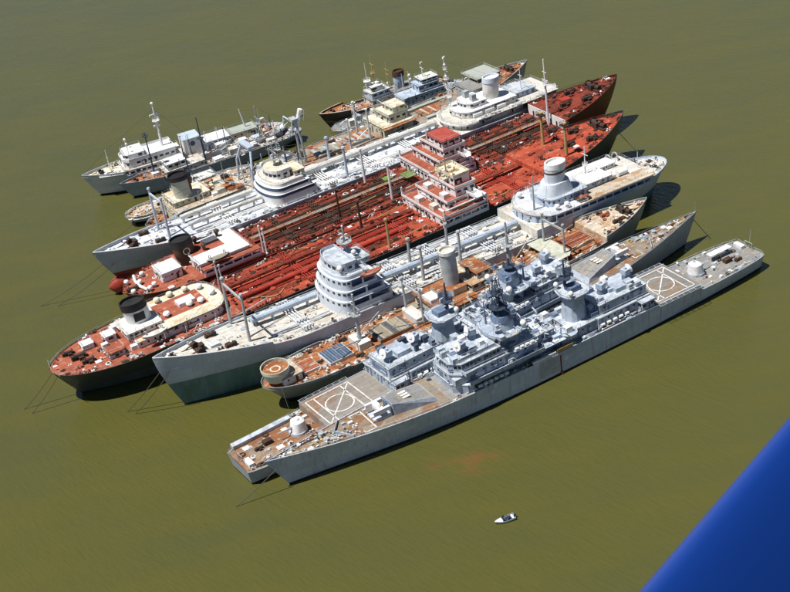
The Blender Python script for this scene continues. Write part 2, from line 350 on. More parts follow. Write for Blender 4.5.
    def house(s, name, out, z0, z1, wall, roof, win='port', rail=True, over=.3, parent=None, railmat='steel', wstep=2.2, wz=.62):
        xs_ = [p[0] for p in out]; ys = [p[1] for p in out]; s.ex.append((min(xs_), max(xs_), min(ys), max(ys)))
        h = s.P(name, MB().prism(out, z0, z1), wall, parent)
        sub = h if parent is None else parent
        s.P('roof', MB().prism(grow(out, over), z1+.002, z1+.2), roof, sub)
        if win:
            m = MB(); zc = z0+(z1-z0)*wz
            for a, b in zip(out, out[1:]+out[:1]):
                a, b = Vector((*a, 0)), Vector((*b, 0)); e = b-a; Le = e.length
                if Le < .9: continue
                n_ = max(1, int(Le/wstep)); rz = math.atan2(e.y, e.x)
                for i in range(n_):
                    if rng.random() < .14: continue
                    c = a+e*((i+.5)/n_)
                    ww, hh = (.3, .3) if win == 'port' else (min(.75, Le/n_*.36), .42)
                    m.box(c.x-ww, c.x+ww, c.y-.05, c.y+.05, zc-hh, zc+hh, rz=rz)
            s.P('window_row', m, M['glass'], sub, stuff=True)
        wf, wd = MB(), MB()
        for a, b in zip(out, out[1:]+out[:1]):                  # doors, vents, pipes and lights on the bulkheads
            a, b = Vector((*a, 0)), Vector((*b, 0)); e = b-a; Le = e.length
            if Le < 2.5: continue
            rz = math.atan2(e.y, e.x); nr = Vector((e.y, -e.x, 0)).normalized()
            for i in range(int(Le/2.2)):
                c = a+e*rng.uniform(.06, .94); k = rng.random(); m = wd if rng.random() < .45 else wf
                if k < .3: wd.box(c.x-.38, c.x+.38, c.y-.07, c.y+.07, z0+.15, z0+min(2.0, (z1-z0)*.8), rz=rz)
                elif k < .55: c += nr*.2; hh = rng.uniform(.2, .5); zc = rng.uniform(z0+.6, max(z0+.7, z1-.5)); m.box(c.x-hh, c.x+hh, c.y-.3, c.y+.3, zc-hh*.8, zc+hh*.8, rz=rz)
                elif k < .8: c += nr*.12; m.cyl((c.x, c.y, z0), (c.x, c.y, z1+rng.uniform(0, 1.2)), .1, None, 5)
                else: c += nr*.15; d_e = e.normalized()*rng.uniform(.8, 2.2); zc = rng.uniform(z0+.5, z1-.3); m.cyl((c.x-d_e.x, c.y-d_e.y, zc), (c.x+d_e.x, c.y+d_e.y, zc), .12, None, 5)
        s.P('wall_fittings', wf, wall, sub, stuff=True); s.P('wall_fittings', wd, 'haze_dark' if wall in ('haze', 'bluegrey') else 'dark', sub, stuff=True)
        if rail:
            s.P('roof_railing', MB().rail([(x, y, z1+.2) for x, y in grow(out, over-.15)], 1.05, 2.6, .045, True), railmat, sub)
        return h
    def funnel(s, x, y, z0, z1, rx, ry, mat, capmat, caph=1.5, rake=.6, parent=None, ringmat=None, lip=.25):
        o = [(x+rx*cos(2*pi*i/24), y+ry*sin(2*pi*i/24)) for i in range(24)]
        zc = z1-caph; k = (zc-z0)/(z1-z0)
        f = s.P('funnel', MB().prism(o, z0, zc, None, rake*k), mat, parent, True)
        oc = [(px+rake*k, py) for px, py in grow(o, lip)]
        top = grow(oc, -.1); inn = grow(oc, -.55)
        m = MB(); n_ = 24
        m.v = [(a, b, zc+.002) for a, b in oc]+[(a+rake*(1-k), b, z1) for a, b in top]+[(a+rake*(1-k), b, z1) for a, b in inn]+[(a+rake*(1-k), b, z1-.7) for a, b in inn]
        for i in range(n_):
            j = (i+1) % n_
            for q in range(3): m.f.append((q*n_+i, q*n_+j, (q+1)*n_+j, (q+1)*n_+i))
        m.f.append(tuple(range(3*n_, 4*n_))); m.f.append(tuple(range(n_-1, -1, -1)))
        s.P('funnel_cap', m, capmat, f, True)
        if ringmat:
            s.P('funnel_band', MB().prism([(px+rake*k*.8, py) for px, py in grow(o, .06)], zc-1.6, zc-1.0), ringmat, f, True)
        s.ex.append((x-rx, x+rx, y-ry, y+ry)); return f
    def winch(s, x, y, z, sc=1., mat='dark', rz=0):
        m = MB(); c = .55*sc
        m.cyl((x-1.1*sc, y, z+.7*sc), (x+1.1*sc, y, z+.7*sc), c, None, 8)
        m.cyl((x-1.3*sc, y, z+.7*sc), (x-1.1*sc, y, z+.7*sc), c*1.5, None, 10); m.cyl((x+1.1*sc, y, z+.7*sc), (x+1.3*sc, y, z+.7*sc), c*1.5, None, 10)
        m.box(x-1.5*sc, x+1.5*sc, y-.7*sc, y+.7*sc, z, z+.25*sc); m.box(x+1.4*sc, x+2.1*sc, y-.5*sc, y+.6*sc, z, z+1.1*sc); m.box(x-.6*sc, x+.6*sc, y+.8*sc, y+1.5*sc, z, z+.8*sc)
        s.ex.append((x-2, x+2, y-1.5, y+1.5)); return s.P('winch', m, mat)
    def windlass(s, x, y, z, sc=1., mat='dark'):
        m = MB()
        for dy in (-1.9, 1.9):
            m.cyl((x, y+dy*sc-.8*sc, z+.9*sc), (x, y+dy*sc+.8*sc, z+.9*sc), .75*sc, None, 10)
            m.cyl((x, y+dy*sc-.95*sc, z+.9*sc), (x, y+dy*sc-.8*sc, z+.9*sc), 1.1*sc, None, 10)
            m.tube([(x-.7*sc, y+dy*sc, z+1.2*sc), (x-3*sc, y+dy*sc*.9, z+.35*sc), (x-5.2*sc, y+dy*sc*.75, z+.2*sc)], .22*sc, 5)
        m.box(x-1*sc, x+1.3*sc, y-3.4*sc, y+3.4*sc, z, z+.35*sc); m.box(x+.4*sc, x+1.7*sc, y-.9*sc, y+.9*sc, z, z+1.6*sc)
        s.ex.append((x-5, x+2, y-3.5, y+3.5)); return s.P('windlass', m, mat)
    def vent(s, x, y, z, h=1.6, r=.45, mat='white', parent=None):
        m = MB().cyl((x, y, z), (x, y, z+h), r*.6, None, 8); m.cyl((x, y, z+h), (x, y, z+h+.3*r+.15), r*1.25, r*1.1, 10); m.ball((x, y, z+h+.3*r+.15), r*1.1, r*1.1, r*.5, 10, 3, 0)
        return s.P('ventilator', m, mat, parent, True)
    def kingposts(s, x, ys, z0, z1, r, mat, cross=True, booms=(), tops=True, rig=True, name='kingpost'):
        ps = []
        for y in ys:
            p = s.P(name, MB().cyl((x, y, z0), (x, y, z1), r, r*.72, 10), mat, None, True); ps.append(p)
            if tops: s.P('post_cap', MB().cyl((x, y, z1), (x, y, z1+.5), r*1.3, r*1.1, 10), mat, p, True)
            s.ex.append((x-1, x+1, y-1, y+1))
        if cross and len(ys) > 1: s.P('crossbeam', MB().box(x-r*.5, x+r*.5, min(ys)+r*.5, max(ys)-r*.5, z1-1.9, z1-1.3), mat)
        for (y, xe, ye, ze, bm) in booms:
            s.P('cargo_boom', MB().cyl((x+(.9*r if xe > x else -.9*r), y, z0+1.4), (xe, ye, ze), .24, .17, 6), bm, None, True)
            if rig: s.P('boom_wire', MB().cyl((x, y, z1-.2), (xe, ye, ze+.15), .04, None, 3), 'rope')
        return ps
    def mast(s, x, y, z0, z1, r, mat, yards=(), plats=(), ants=(), parent=None, rake=0., antmat='white', lat=False):
        dx = rake*(z1-z0)
        if lat:
            m = MB(); w0, w1 = r*1.7, r*.6
            cs = [((x+sx*w0, y+sy*w0, z0), (x+dx+sx*w1, y+sy*w1, z1)) for sx, sy in ((1, 1), (1, -1), (-1, -1), (-1, 1))]
            for a, b in cs: m.cyl(a, b, .16, .12, 5)
            nb = 7
            for i in range(nb):
                for k in range(4):
                    a0, a1 = cs[k]; b0, b1 = cs[(k+1) % 4]
                    p = Vector(a0).lerp(Vector(a1), i/nb); q = Vector(b0).lerp(Vector(b1), (i+1)/nb); m.cyl(p, q, .08, None, 3)
                    p2 = Vector(b0).lerp(Vector(b1), i/nb); m.cyl(p, p2, .08, None, 3)
            o = s.P('mast', m, mat, parent)
        else:
            o = s.P('mast', MB().cyl((x, y, z0), (x+dx, y, z1), r, r*.45, 8), mat, parent, True)
        sub = o if parent is None else parent
        at = lambda z: x+dx*(z-z0)/(z1-z0)
        for z, ln in yards: s.P('yardarm', MB().cyl((at(z), y-ln, z), (at(z), y+ln, z), .1, None, 5), mat, sub)
        for z, pr in plats:
            m = MB().cyl((at(z), y, z), (at(z), y, z+.18), pr, None, 12); m.rail([(at(z)+pr*.95*cos(a), y+pr*.95*sin(a), z+.18) for a in [i*pi/4 for i in range(8)]], .95, 3, .05, True)
            m.tube([(at(z-pr), y, z-pr*.9), (at(z)+pr*.8, y, z)], .08, 4)
            s.P('mast_platform', m, mat, sub)
        for z, ax, rz, kind in ants:
            m = MB()
            if kind == 'bar':
                m.cyl((at(z), y, z-.8), (at(z), y, z), .25, None, 6); m.box(at(z)-ax/2, at(z)+ax/2, y-.25, y+.25, z, z+.75, rz=rz)
            elif kind == 'dish':
                c, q = cos(rz), sin(rz); m.cyl((at(z), y, z-.6), (at(z), y, z+.2), .3, None, 6)
                n_ = 8; vs = []
                for j in range(4):
                    for i in range(n_+1):
                        u = -1+2*i/n_; v = -1+2*j/3; dpt = .35*u*u*ax*.5
                        vs.append((at(z)+u*ax/2*c-dpt*q, y+u*ax/2*q+dpt*c, z+.2+(v+1)*ax*.2))
                m.add(vs, [(j*(n_+1)+i, j*(n_+1)+i+1, (j+1)*(n_+1)+i+1, (j+1)*(n_+1)+i) for j in range(3) for i in range(n_)])
            else: m.ball((at(z), y, z+ax/2), ax/2, ax/2, ax/2, 10, 6)
            s.P('radar_antenna', m, antmat, sub, kind == 'ball')
        return o
    def stays(s, prs, r=.035): 
        m = MB()
        for a, b in prs: m.cyl(a, b, r, None, 3)
        s.P('rigging', m, 'rope', stuff=True)
    def hatch(s, x0, x1, y0, y1, z, coam, mats, n=6, h=1.1, along='x', gap=.12, beams=None):
        c = s.box('hatch', x0, x1, y0, y1, z, z+h, coam)
        for i in range(n):
            if along == 'x':
                w_ = (x1-x0-.4)/n; a, b = x0+.2+i*w_+gap/2, x0+.2+(i+1)*w_-gap/2; m = MB().box(a, b, y0+.2, y1-.2, z+h+.003, z+h+.14+.07*(i % 2))
            else:
                w_ = (y1-y0-.4)/n; a, b = y0+.2+i*w_+gap/2, y0+.2+(i+1)*w_-gap/2; m = MB().box(x0+.2, x1-.2, a, b, z+h+.003, z+h+.14+.07*(i % 2))
            s.P('hatch_panel', m, mats[i % len(mats)], c)
        return c
    def lines(s, name, segs, wd, z, mat='whiteline', parent=None):
        m = MB()
        for (a, b) in segs:
            a, b = Vector((*a, 0)), Vector((*b, 0)); d = (b-a).normalized(); q = Vector((-d.y, d.x, 0))*wd/2
            vs = [a+q, a-q, b-q, b+q]; m.add([(p.x, p.y, z) for p in vs], [(0, 1, 2, 3)])
        return s.P(name, m, mat, parent)
    def ring(s, name, x, y, z, r, wd, mat='whiteline', n=28, parent=None):
        m = MB()
        for i in range(n):
            t = 2*pi*i/n; m.v += [(x+(r-wd/2)*cos(t), y+(r-wd/2)*sin(t), z), (x+(r+wd/2)*cos(t), y+(r+wd/2)*sin(t), z)]
            j = (i+1) % n; m.f.append((2*i, 2*i+1, 2*j+1, 2*j))
        return s.P(name, m, mat, parent)
    def scatter(s, n, x0, x1, mats=(('white', 5), ('dark', 3), ('steel', 3)), edge=1.2, z=None, y0=None, y1=None, big=1., inside=False):
        """bollards, vents, lockers, valves, pipe stubs: too small to pick apart, one mesh per colour"""
        bag = {k: MB() for k, _ in mats}; pool = [k for k, wgt in mats for _ in range(wgt)]; tries = 0; put = 0
        while put < n and tries < n*12:
            tries += 1
            x = rng.uniform(x0, x1); hb = s.hbd(x)-edge
            if hb < .3: continue
            ya, yb = (-hb, hb) if y0 is None else (y0, y1)
            y = rng.uniform(ya, yb)
            if y0 is None and rng.random() < .35: y = rng.choice((-1, 1))*(hb-rng.random()*.8)
            if not inside and any(a-.4 < x < b+.4 and c-.4 < y < d+.4 for a, b, c, d in s.ex): continue
            zz = pl(s.zd, x) if z is None else z
            m = bag[rng.choice(pool)]; k = rng.random(); q = rng.uniform(.7, 1.3)*big; put += 1
            if k < .16:
                for dx in (-.45, .45): m.cyl((x+dx*q, y, zz), (x+dx*q, y, zz+.6*q), .2*q, .24*q, 6)
                m.box(x-.8*q, x+.8*q, y-.26*q, y+.26*q, zz, zz+.12)
            elif k < .30:
                m.cyl((x, y, zz), (x, y, zz+.8*q), .16*q, None, 6); m.cyl((x, y, zz+.8*q), (x, y, zz+1.0*q), .36*q, .24*q, 8)
            elif k < .44: m.box(x-.55*q, x+.55*q, y-.35*q, y+.35*q, zz, zz+.6*q, rz=rng.choice((0, 0, pi/2, .3)))
            elif k < .60: m.box(x-.8*q, x+.8*q, y-.7*q, y+.7*q, zz, zz+.22*q); m.box(x-.6*q, x+.6*q, y-.5*q, y+.5*q, zz+.22*q, zz+.3*q)
            elif k < .80:
                ln_ = rng.uniform(1.5, 5)*q
                if any(a_ < x+ln_ and b_ > x and c_a < y < d_a for a_, b_, c_a, d_a in s.ex) or x+ln_ > x1 or abs(y) > s.hbd(min(s.L, x+ln_))-.5: ln_ = min(.8, max(.2, x1-x))
                m.tube([(x, y, zz+.05), (x, y, zz+.35), (x+ln_, y, zz+.35), (x+ln_, y+rng.uniform(-.6, .6), zz+.3), (x+ln_, y, zz+.05)], .1*q, 5); m.cyl((x+ln_*.5, y, zz+.2), (x+ln_*.5, y, zz+.8), .1, None, 5); m.cyl((x+ln_*.5, y, zz+.8), (x+ln_*.5, y, zz+.86), .28, None, 7)
            elif k < .92:
                for t_r in (0, .16): m.tube([(x+(.75-t_r)*q*cos(i*pi/5), y+(.75-t_r)*q*sin(i*pi/5), zz+.1+t_r) for i in range(11)], .11*q, 4)
            else: m.tube([(x-1.2*q, y, zz+.05), (x-1.2*q, y, zz+.9*q), (x+.4*q, y, zz+.9*q), (x+1.2*q, y, zz+.05)], .1, 5); m.box(x-.9*q, x-.2*q, y-.3*q, y+.3*q, zz, zz+.5*q)
        for k, m in bag.items(): s.P('deck_fittings', m, k, stuff=True)
    def chain(s, name, a, b, sag, r=.11, n=14):
        a, b = Vector(a), Vector(b)
        return [a.lerp(b, i/n)-Vector((0, 0, sag*4*(i/n)*(1-i/n))) for i in range(n+1)]
    def davits(s, x, y, z, L, side, mat='steel'):
        for dx in (-L*.33, L*.33):
            s.P('davit', MB().tube([(x+dx, y-side*1.7, z-1.4), (x+dx, y-side*1.5, z+1.3), (x+dx, y-side*.6, z+2.0), (x+dx, y, z+1.9), (x+dx, y, z+.9)], .14, 6), mat)

def boat_mesh(L, B, D, n=11, transom=False):
    m = MB(); K = 6
    for i in range(n):
        u = i/(n-1); x = (u-.5)*L
        f = (sin(pi*u)**.6 if not transom else (sin(pi/2*min(1, u/.55))**.8))
        f = max(f, .04)
        sh = .22*D*(2*u-1)**2
        for j in range(K+1):
            a = pi*j/K; m.v.append((x, -B/2*f*cos(a)*(abs(cos(a))**-.25 if abs(cos(a)) > .01 else 0), D+sh-(D+sh*.3)*f**.35*sin(a)**.7))
    for i in range(n-1):
        for j in range(K):
            a = i*(K+1)+j; m.f.append((a, a+1, a+K+2, a+K+1))
    m.f.append(tuple((n-1)*(K+1)+j for j in range(K+1))); m.f.append(tuple(range(K, -1, -1)))
    return m
def lifeboat(ship, x, y, z, L, label, hullmat, covermat, side):
    """open double-ended boat under a laced cover, held in a pair of davits"""
    e = bpy.data.objects.new('lifeboat', None); col.objects.link(e); e.location = ship.world(x, y, z-.6); e.rotation_euler = (0, 0, R(ship.az))
    tag(e, label, 'lifeboat', 'lifeboats in davits')
    B = L*.3; D = 1.15
    boat_mesh(L, B, D).build('hull', M[hullmat], e, True)
    c = MB(); n_ = 9
    for i in range(n_):
        u = i/(n_-1); f = max(.03, sin(pi*(.03+.94*u))**.6); zz = D+.25*(2*u-1)**2
        for q, h in ((-1, .0), (-.5, .22), (0, .36), (.5, .22), (1, 0)): c.v.append(((u-.5)*L*.97, q*B/2*f*1.02, zz+h*f+.01))
    for i in range(n_-1):
        for j in range(4): a = i*5+j; c.f.append((a, a+5, a+6, a+1))
    c.build('cover', M[covermat], e)
    MB().tube([((-.5+k/8)*L*.98, sg*max(.03, sin(pi*k/8)**.6)*B/2*1.03, D+.22*(2*k/8-1)**2) for sg in (1,) for k in range(9)], .07, 5).build('gunwale', M['steel'], e)
    MB().tube([((-.5+k/8)*L*.98, -max(.03, sin(pi*k/8)**.6)*B/2*1.03, D+.22*(2*k/8-1)**2) for k in range(9)], .07, 5).build('gunwale', M['steel'], e)
    ship.davits(x, y, z, L, side)
    return e

# ------------------------------------------------------------------ guided missile cruisers
def director(s, x, y, z, rz, parent=None):
    o = s.P('fire_control_director', MB().cyl((x, y, z), (x, y, z+1.6), 1.25, 1.05, 10), 'haze_dark', parent, True)
    sub = o if parent is None else parent
    c, q = cos(rz), sin(rz); d = Vector((c, q, .25)).normalized(); p = Vector((x, y, z+2.6))
    m = MB().box(x-1.0, x+1.0, y-1.1, y+1.1, z+1.6, z+3.3, rz=rz)
    m.cyl(Vector((x, y, z+3.3)), Vector((x, y, z+3.9)), .5, .4, 8)
    s.P('director_house', m, 'haze', sub)
    m = MB(); m.cyl(p+d*.9, p+d*1.5, .6, 1.45, 14); m.cyl(p+d*1.5, p+d*1.62, 1.5, 1.5, 14); m.ball(p+d*1.4, .7, .7, .7, 8, 4)
    s.P('dish', m, 'white', sub, True)
    return o
def cruiser(s, L, foredeck, quarter, padm, aft, inner):
    e = 141+aft; zd = [(0, 9.9), (12, 9.2), (30, 8.3), (55, 7.5), (80, 7.1), (e-.1, 7.0), (e, 4.9), (L, 4.7)]
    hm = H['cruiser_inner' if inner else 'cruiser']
    s.hull(L, 16.8, zd, hm, [(0, 53, M[foredeck]), (53, 124, M['greydeck']), (124, e, M[padm]), (e, L, M[quarter])],
           bw=[(0, .5), (10, .35), (18, .12), (e-.1, .12), (e, .12), (L, .12)], rake=5.5, prake=1.0, srake=.8, ued=.36, uew=.5, pd=.95, pw=1.1, urd=.2, urw=.4, td=.66, tw=.6, flare=1.3)
    for sg in (1, -1):
        s.P('railing', MB().rail(s.edge(2, 52, sg), 1.0, 2.4, .05), 'steel'); s.P('railing', MB().rail(s.edge(e+.5, L-.5, sg), 1.0, 2.4, .05), 'steel')
    s.P('railing', MB().rail([(L-.4, -5.3, 4.8), (L-.4, 5.3, 4.8)], 1., 2.4, .05), 'steel')
    # foredeck gear
    for sg in (1, -1):
        s.P('anchor_chain', MB().tube([(4.5, sg*.8, 9.75), (9, sg*1.1, 9.55), (13, sg*1.4, 9.3), (16.5, sg*1.5, 9.1)], .2, 6), 'ochre' if sg < 0 else 'dark')
        m = MB().cyl((17.5, sg*1.5, 8.9), (17.5, sg*1.5, 9.5), .9, .7, 12); m.cyl((17.5, sg*1.5, 9.5), (17.5, sg*1.5, 9.95), .5, .75, 12)
        s.P('capstan', m, 'steel', None, True)
    s.P('breakwater', MB().add([(20.5, 0, 8.75), (24, 4.6, 8.45), (24, 4.6, 9.4), (20.5, 0, 9.9), (20.75, 0, 8.7), (24.2, 4.5, 8.4), (24.2, 4.5, 9.4), (20.75, 0, 9.9)], [(0, 1, 2, 3), (7, 6, 5, 4), (3, 2, 6, 7), (1, 5, 6, 2)]), 'haze')
    s.P('breakwater', MB().add([(20.5, 0, 8.75), (24, -4.6, 8.45), (24, -4.6, 9.4), (20.5, 0, 9.9), (20.75, 0, 8.7), (24.2, -4.5, 8.4), (24.2, -4.5, 9.4), (20.75, 0, 9.9)], [(3, 2, 1, 0), (4, 5, 6, 7), (7, 6, 2, 3), (2, 6, 5, 1)]), 'haze')
    s.P('jackstaff', MB().cyl((.8, 0, 9.9), (.6, 0, 14), .07, .04, 5), 'steel')
    s.scatter(46, 3, 27, (('white', 3), ('ochre', 2), ('steel', 4), ('dark', 2)), .8)
    z = 8.47
    s.lines('deck_marking', [((25.2, -4.6), (25.2, 4.6)), ((25.2, 4.6), (31, 4.6)), ((31, 4.6), (31, -4.6)), ((31, -4.6), (25.2, -4.6)), ((27.6, -4.6), (27.6, 4.6))], .35, z-.02)
    # twin-arm missile launcher
    lx = 34.4; zl = 8.15
    s.box('launcher_base', lx-2.6, lx+2.6, -2.6, 2.6, zl-.1, zl+.6, 'haze_roof')
    la = s.P('missile_launcher', MB().cyl((lx, 0, zl+.6), (lx, 0, zl+2.6), 1.25, .95, 12), 'haze', None, True)
    m = MB().box(lx-.8, lx+.8, -2.1, 2.1, zl+2.0, zl+3.2); m.ball((lx, 0, zl+3.2), .9, 1.3, .8, 10, 4, 0); s.P('carriage', m, 'white', la)
    for sg in (1, -1):
        s.P('launch_arm', MB().box(lx-2.7, lx+2.4, sg*2.2-.38, sg*2.2+.38, zl+2.2, zl+3.3).box(lx-3.6, lx+1.0, sg*2.2-.18, sg*2.2+.18, zl+1.75, zl+2.2), 'white', la)
    # loader house, wedge falling aft to the deck
    zt = zl+3.6; m = MB()
    m.add([(37.6, -2.9, zl-.1), (37.6, 2.9, zl-.1), (50.5, 5.0, 7.5), (50.5, -5.0, 7.5), (37.3, -2.7, zt), (37.3, 2.7, zt), (49.5, 4.4, 9.1), (49.5, -4.4, 9.1)], [(3, 2, 1, 0), (4, 7, 6, 5), (0, 1, 5, 4), (1, 2, 6, 5), (2, 3, 7, 6), (3, 0, 4, 7)][:1]+[(4, 7, 6, 5), (0, 4, 5, 1), (1, 5, 6, 2), (2, 6, 7, 3), (3, 7, 4, 0)])
    ho = s.P('loader_house', m, 'haze'); s.ex.append((37, 51, -5, 5))
    s.P('loader_roof', MB().add([(37.5, -2.5, zt+.01), (37.5, 2.5, zt+.01), (49.3, 4.2, 9.16), (49.3, -4.2, 9.16)], [(0, 3, 2, 1)]), 'greydeck', ho)
    s.lines('roof_marking', [((41.5, -1.2), (43.8, -1.2)), ((41.5, 0), (43.8, 0)), ((41.5, 1.2), (43.8, 1.2))], .9, 0, 'whiteline', ho).location = (0, 0, 10.98)
    for i, sg in enumerate((1, -1)): s.box('blast_door', 37.2, 37.32, sg*1.4-.8, sg*1.4+.8, zl+.5, zl+2.8, 'haze_dark', ho)
    # forward superstructure
    a = s.house('superstructure', outl(56, 91, -5.6, 5.6, cf=2.2), 7.2, 10.0, 'haze', 'haze_roof', 'port', rail=False)
    s.P('gallery_deck', MB().prism(outl(55.0, 91.2, -7.6, 7.6, cf=3.4), 10.0, 10.22), 'haze_roof'); s.P('front_screen', MB().prism([(55.3, -4.4), (55.3, 4.4), (58.5, 7.5), (60.5, 7.5), (60.5, 7.3), (58.6, 7.3), (55.5, 4.3), (55.5, -4.3), (58.6, -7.3), (60.5, -7.3), (60.5, -7.5), (58.5, -7.5)][::-1], 7.2, 10.0), 'haze')
    for sg in (1, -1):                                         # bridge wings and gallery
        s.P('gallery', MB().box(58.8, 84, sg*7.95-.33, sg*7.95+.33, 10.0, 10.22).box(58.8, 84, sg*8.2-.06, sg*8.2+.06, 10.22, 11.2), 'haze')
    b2 = s.house('superstructure', outl(55.2, 83, -6.3, 6.3, cf=2.6), 10.4, 13.2, 'haze', 'haze_roof', 'port', wstep=2.8)
    br = s.house('bridge', outl(55.8, 71, -5.6, 5.6, cf=2.6), 13.4, 16.0, 'haze', 'haze_roof', 'rect', wstep=1.15)
    s.P('bridge_wing', MB().box(58, 61, 5.6, 8.2, 13.3, 13.5).box(57.9, 61.1, 8.1, 8.25, 13.5, 14.6).box(57.9, 58.05, 5.6, 8.1, 13.5, 14.6), 'haze')
    s.P('bridge_wing', MB().box(58, 61, -8.2, -5.6, 13.3, 13.5).box(57.9, 61.1, -8.25, -8.1, 13.5, 14.6).box(57.9, 58.05, -8.1, -5.6, 13.5, 14.6), 'haze')
    s.house('director_deck', outl(57.5, 70, -4.4, 4.4, cf=1.2), 16.2, 17.0, 'haze', 'haze_roof', None)
    director(s, 60.8, -2.2, 17.1, pi+.25); director(s, 67.0, 1.6, 17.1, pi-.2)
    s.box('signal_locker', 62.5, 65, -3.6, -1.6, 17.2, 18.3, 'haze'); s.box('signal_locker', 63.5, 65.2, 2.2, 3.9, 17.2, 18.2, 'white')
    for sg in (1, -1):
        for i in range(6):
            x = 61.5+i*1.75; s.P('life_raft_canister', MB().cyl((x, sg*7.95, 8.5), (x+1.15, sg*7.95, 8.5), .4, None, 8), 'white', None, True)
        for i in range(4):
            x = 75+i*1.7; s.P('life_raft_canister', MB().cyl((x, sg*7.1, 14.05), (x+1.1, sg*7.1, 14.05), .38, None, 8), 'white', None, True)
        s.P('raft_rack', MB().box(74.5, 82, sg*7.1-.5, sg*7.1+.5, 13.4, 13.6), 'haze')
    # foremack: combined stack and mast
    mk = s.P('foremack', MB().prism(outl(72.0, 80.5, -3.9, 3.9, rf=3.5, rb=3.5), 13.2, 20.5, outl(73.2, 79, -2.9, 2.9, rf=2.6, rb=2.6)), 'haze', None, True)
    m = MB().prism(outl(69.8, 81.2, -6.2, 6.2, rf=5.0, rb=4.2), 17.6, 17.9); s.P('mack_platform', m, 'haze_roof', mk)
    s.P('platform_railing', MB().rail([(x, y, 17.9) for x, y in outl(70, 81, -6., 6., rf=4.8, rb=4.)], 1.1, 2.2, .07, True), 'haze', mk)
    s.P('platform_bulwark', MB().prism(outl(69.7, 73, -6.3, 6.3, rf=3.2), 17.9, 18.9), 'haze', mk)
    s.P('stack_cap', MB().prism(outl(73.0, 79.2, -3.1, 3.1, rf=2.8, rb=2.8), 20.5, 22.2, outl(73.4, 78.8, -2.7, 2.7, rf=2.4, rb=2.4)), 'haze_dark', mk, True)
    if inner: s.mast(75.5, 0, 21.5, 26, .7, 'mast_dark', yards=[(25, 2.5)], plats=[(23.5, 1.9)], antmat='haze')
    else: s.mast(75.5, 0, 21.5, 33.5, .9, 'mast_dark', yards=[(27, 5), (30.5, 3.5), (32.5, 2.2)], plats=[(24.5, 2.6), (29, 1.9)], ants=[(25.6, 4.2, .6, 'dish'), (30.2, 2.2, 1.2, 'bar'), (33.3, 1.0, 0, 'ball')], antmat='haze', lat=True)
    for xx, yy, zz, rr in ((72.2, -3.4, 20.2, 1.3), (79, 3.2, 21.4, 1.5), (78.2, -3.0, 22.6, 1.1), (74, 3.2, 23.4, 1.0)):
        s.P('sensor_platform', MB().cyl((xx, yy, zz), (xx, yy, zz+.15), rr, None, 8).tube([(xx, yy, zz), (75.5+(xx-75.5)*.3, yy*.3, zz-1.6)], .14, 4).rail([(xx+rr*cos(t_), yy+rr*sin(t_), zz+.15) for t_ in [k_*pi/3 for k_ in range(6)]], .9, 2, .05, True).box(xx-.5, xx+.5, yy-.4, yy+.4, zz+.15, zz+1.2), 'haze_dark' if zz > 21 else 'haze', mk)
    for yy, zz in ((5.5, 24.5), (-5.5, 24.5), (3.6, 27.5), (-3.6, 27.5)): s.P('yard_stub', MB().cyl((75.5, 0, zz), (75.5, yy, zz+.6), .1, .06, 4).cyl((75.5, yy, zz-.6), (75.5, yy, zz+1.6), .06, None, 4), 'mast_dark', mk)
    s.mast(72.5, 2.6, 17.9, 26, .35, 'haze_dark', yards=[(24, 2.0)], ants=[(26, .8, 0, 'ball')])
    for sg in (1, -1):
        s.P('signal_lamp_tub', MB().cyl((71.8, sg*5.6, 17.9), (71.8, sg*5.6, 19.2), .8, .95, 10), 'haze', mk, True)
        s.P('radome', MB().cyl((79.8, sg*5.0, 17.9), (79.8, sg*5.0, 18.9), .45, None, 8).ball((79.8, sg*5.0, 19.6), .95, .95, 1.0, 10, 6), 'white', mk, True)
    s.house('upper_deckhouse', outl(82.5, 90, -4.6, 4.6), 10.4, 13.0, 'haze', 'haze_roof', 'port')
    # boat deck amidships
    s.box('weapon_platform', 91.2, 95.0, -6.2, -1.8, 7.1, 9.6, 'haze'); s.cyl('platform_tub', 94, -5.6, 9.4, 10.6, 2.4, 'haze', 2.7)
    s.box('fire_control_box', 92.8, 95.0, -6.6, -4.8, 10.6, 12.4, 'white')
    s.cyl('platform_tub', 94, 5.6, 8.8, 10.0, 2.3, 'haze', 2.6); s.box('fire_control_box', 93, 95, 4.8, 6.4, 10, 11.5, 'white')
    for sg in (1, -1):
        s.box('boat_boom_stowage', 79.5, 87.5, sg*8.05-.28, sg*8.05+.28, 7.25, 8.0, 'white')
        s.P('accommodation_ladder', MB().box(87.8, 93.4, sg*7.9-.4, sg*7.9+.4, 7.3, 7.5).box(87.8, 93.4, sg*8.3-.05, sg*8.3+.05, 7.5, 8.4), 'ochre' if sg < 0 else 'haze')
        s.P('boat_davit', MB().tube([(86, sg*5.4, 10.4), (86, sg*5.7, 13.6), (86, sg*7.6, 14.2)], .2, 6), 'haze'); s.P('boat_davit', MB().tube([(91.5, sg*5.4, 7.1), (91.5, sg*5.7, 13.0), (91.5, sg*7.6, 13.6)], .2, 6), 'haze')
    # aft mack
    s.house('aft_superstructure', outl(95.5, 123.5, -5.7, 5.7), 7.1, 10.1, 'haze', 'haze_roof', 'port')
    am = s.P('aft_mack', MB().prism(outl(96.9, 104.2, -3.3, 3.3, rf=2.2, rb=2.2, n=5), 10.1, 19.0, outl(97.8, 103.2, -2.4, 2.4, rf=1.6, rb=1.6, n=5)), 'haze')
    s.P('mack_platform', MB().prism(outl(95.8, 105.2, -4.4, 4.4, rf=2.5, rb=2.5, n=4), 18.8, 19.1), 'haze_roof', am)
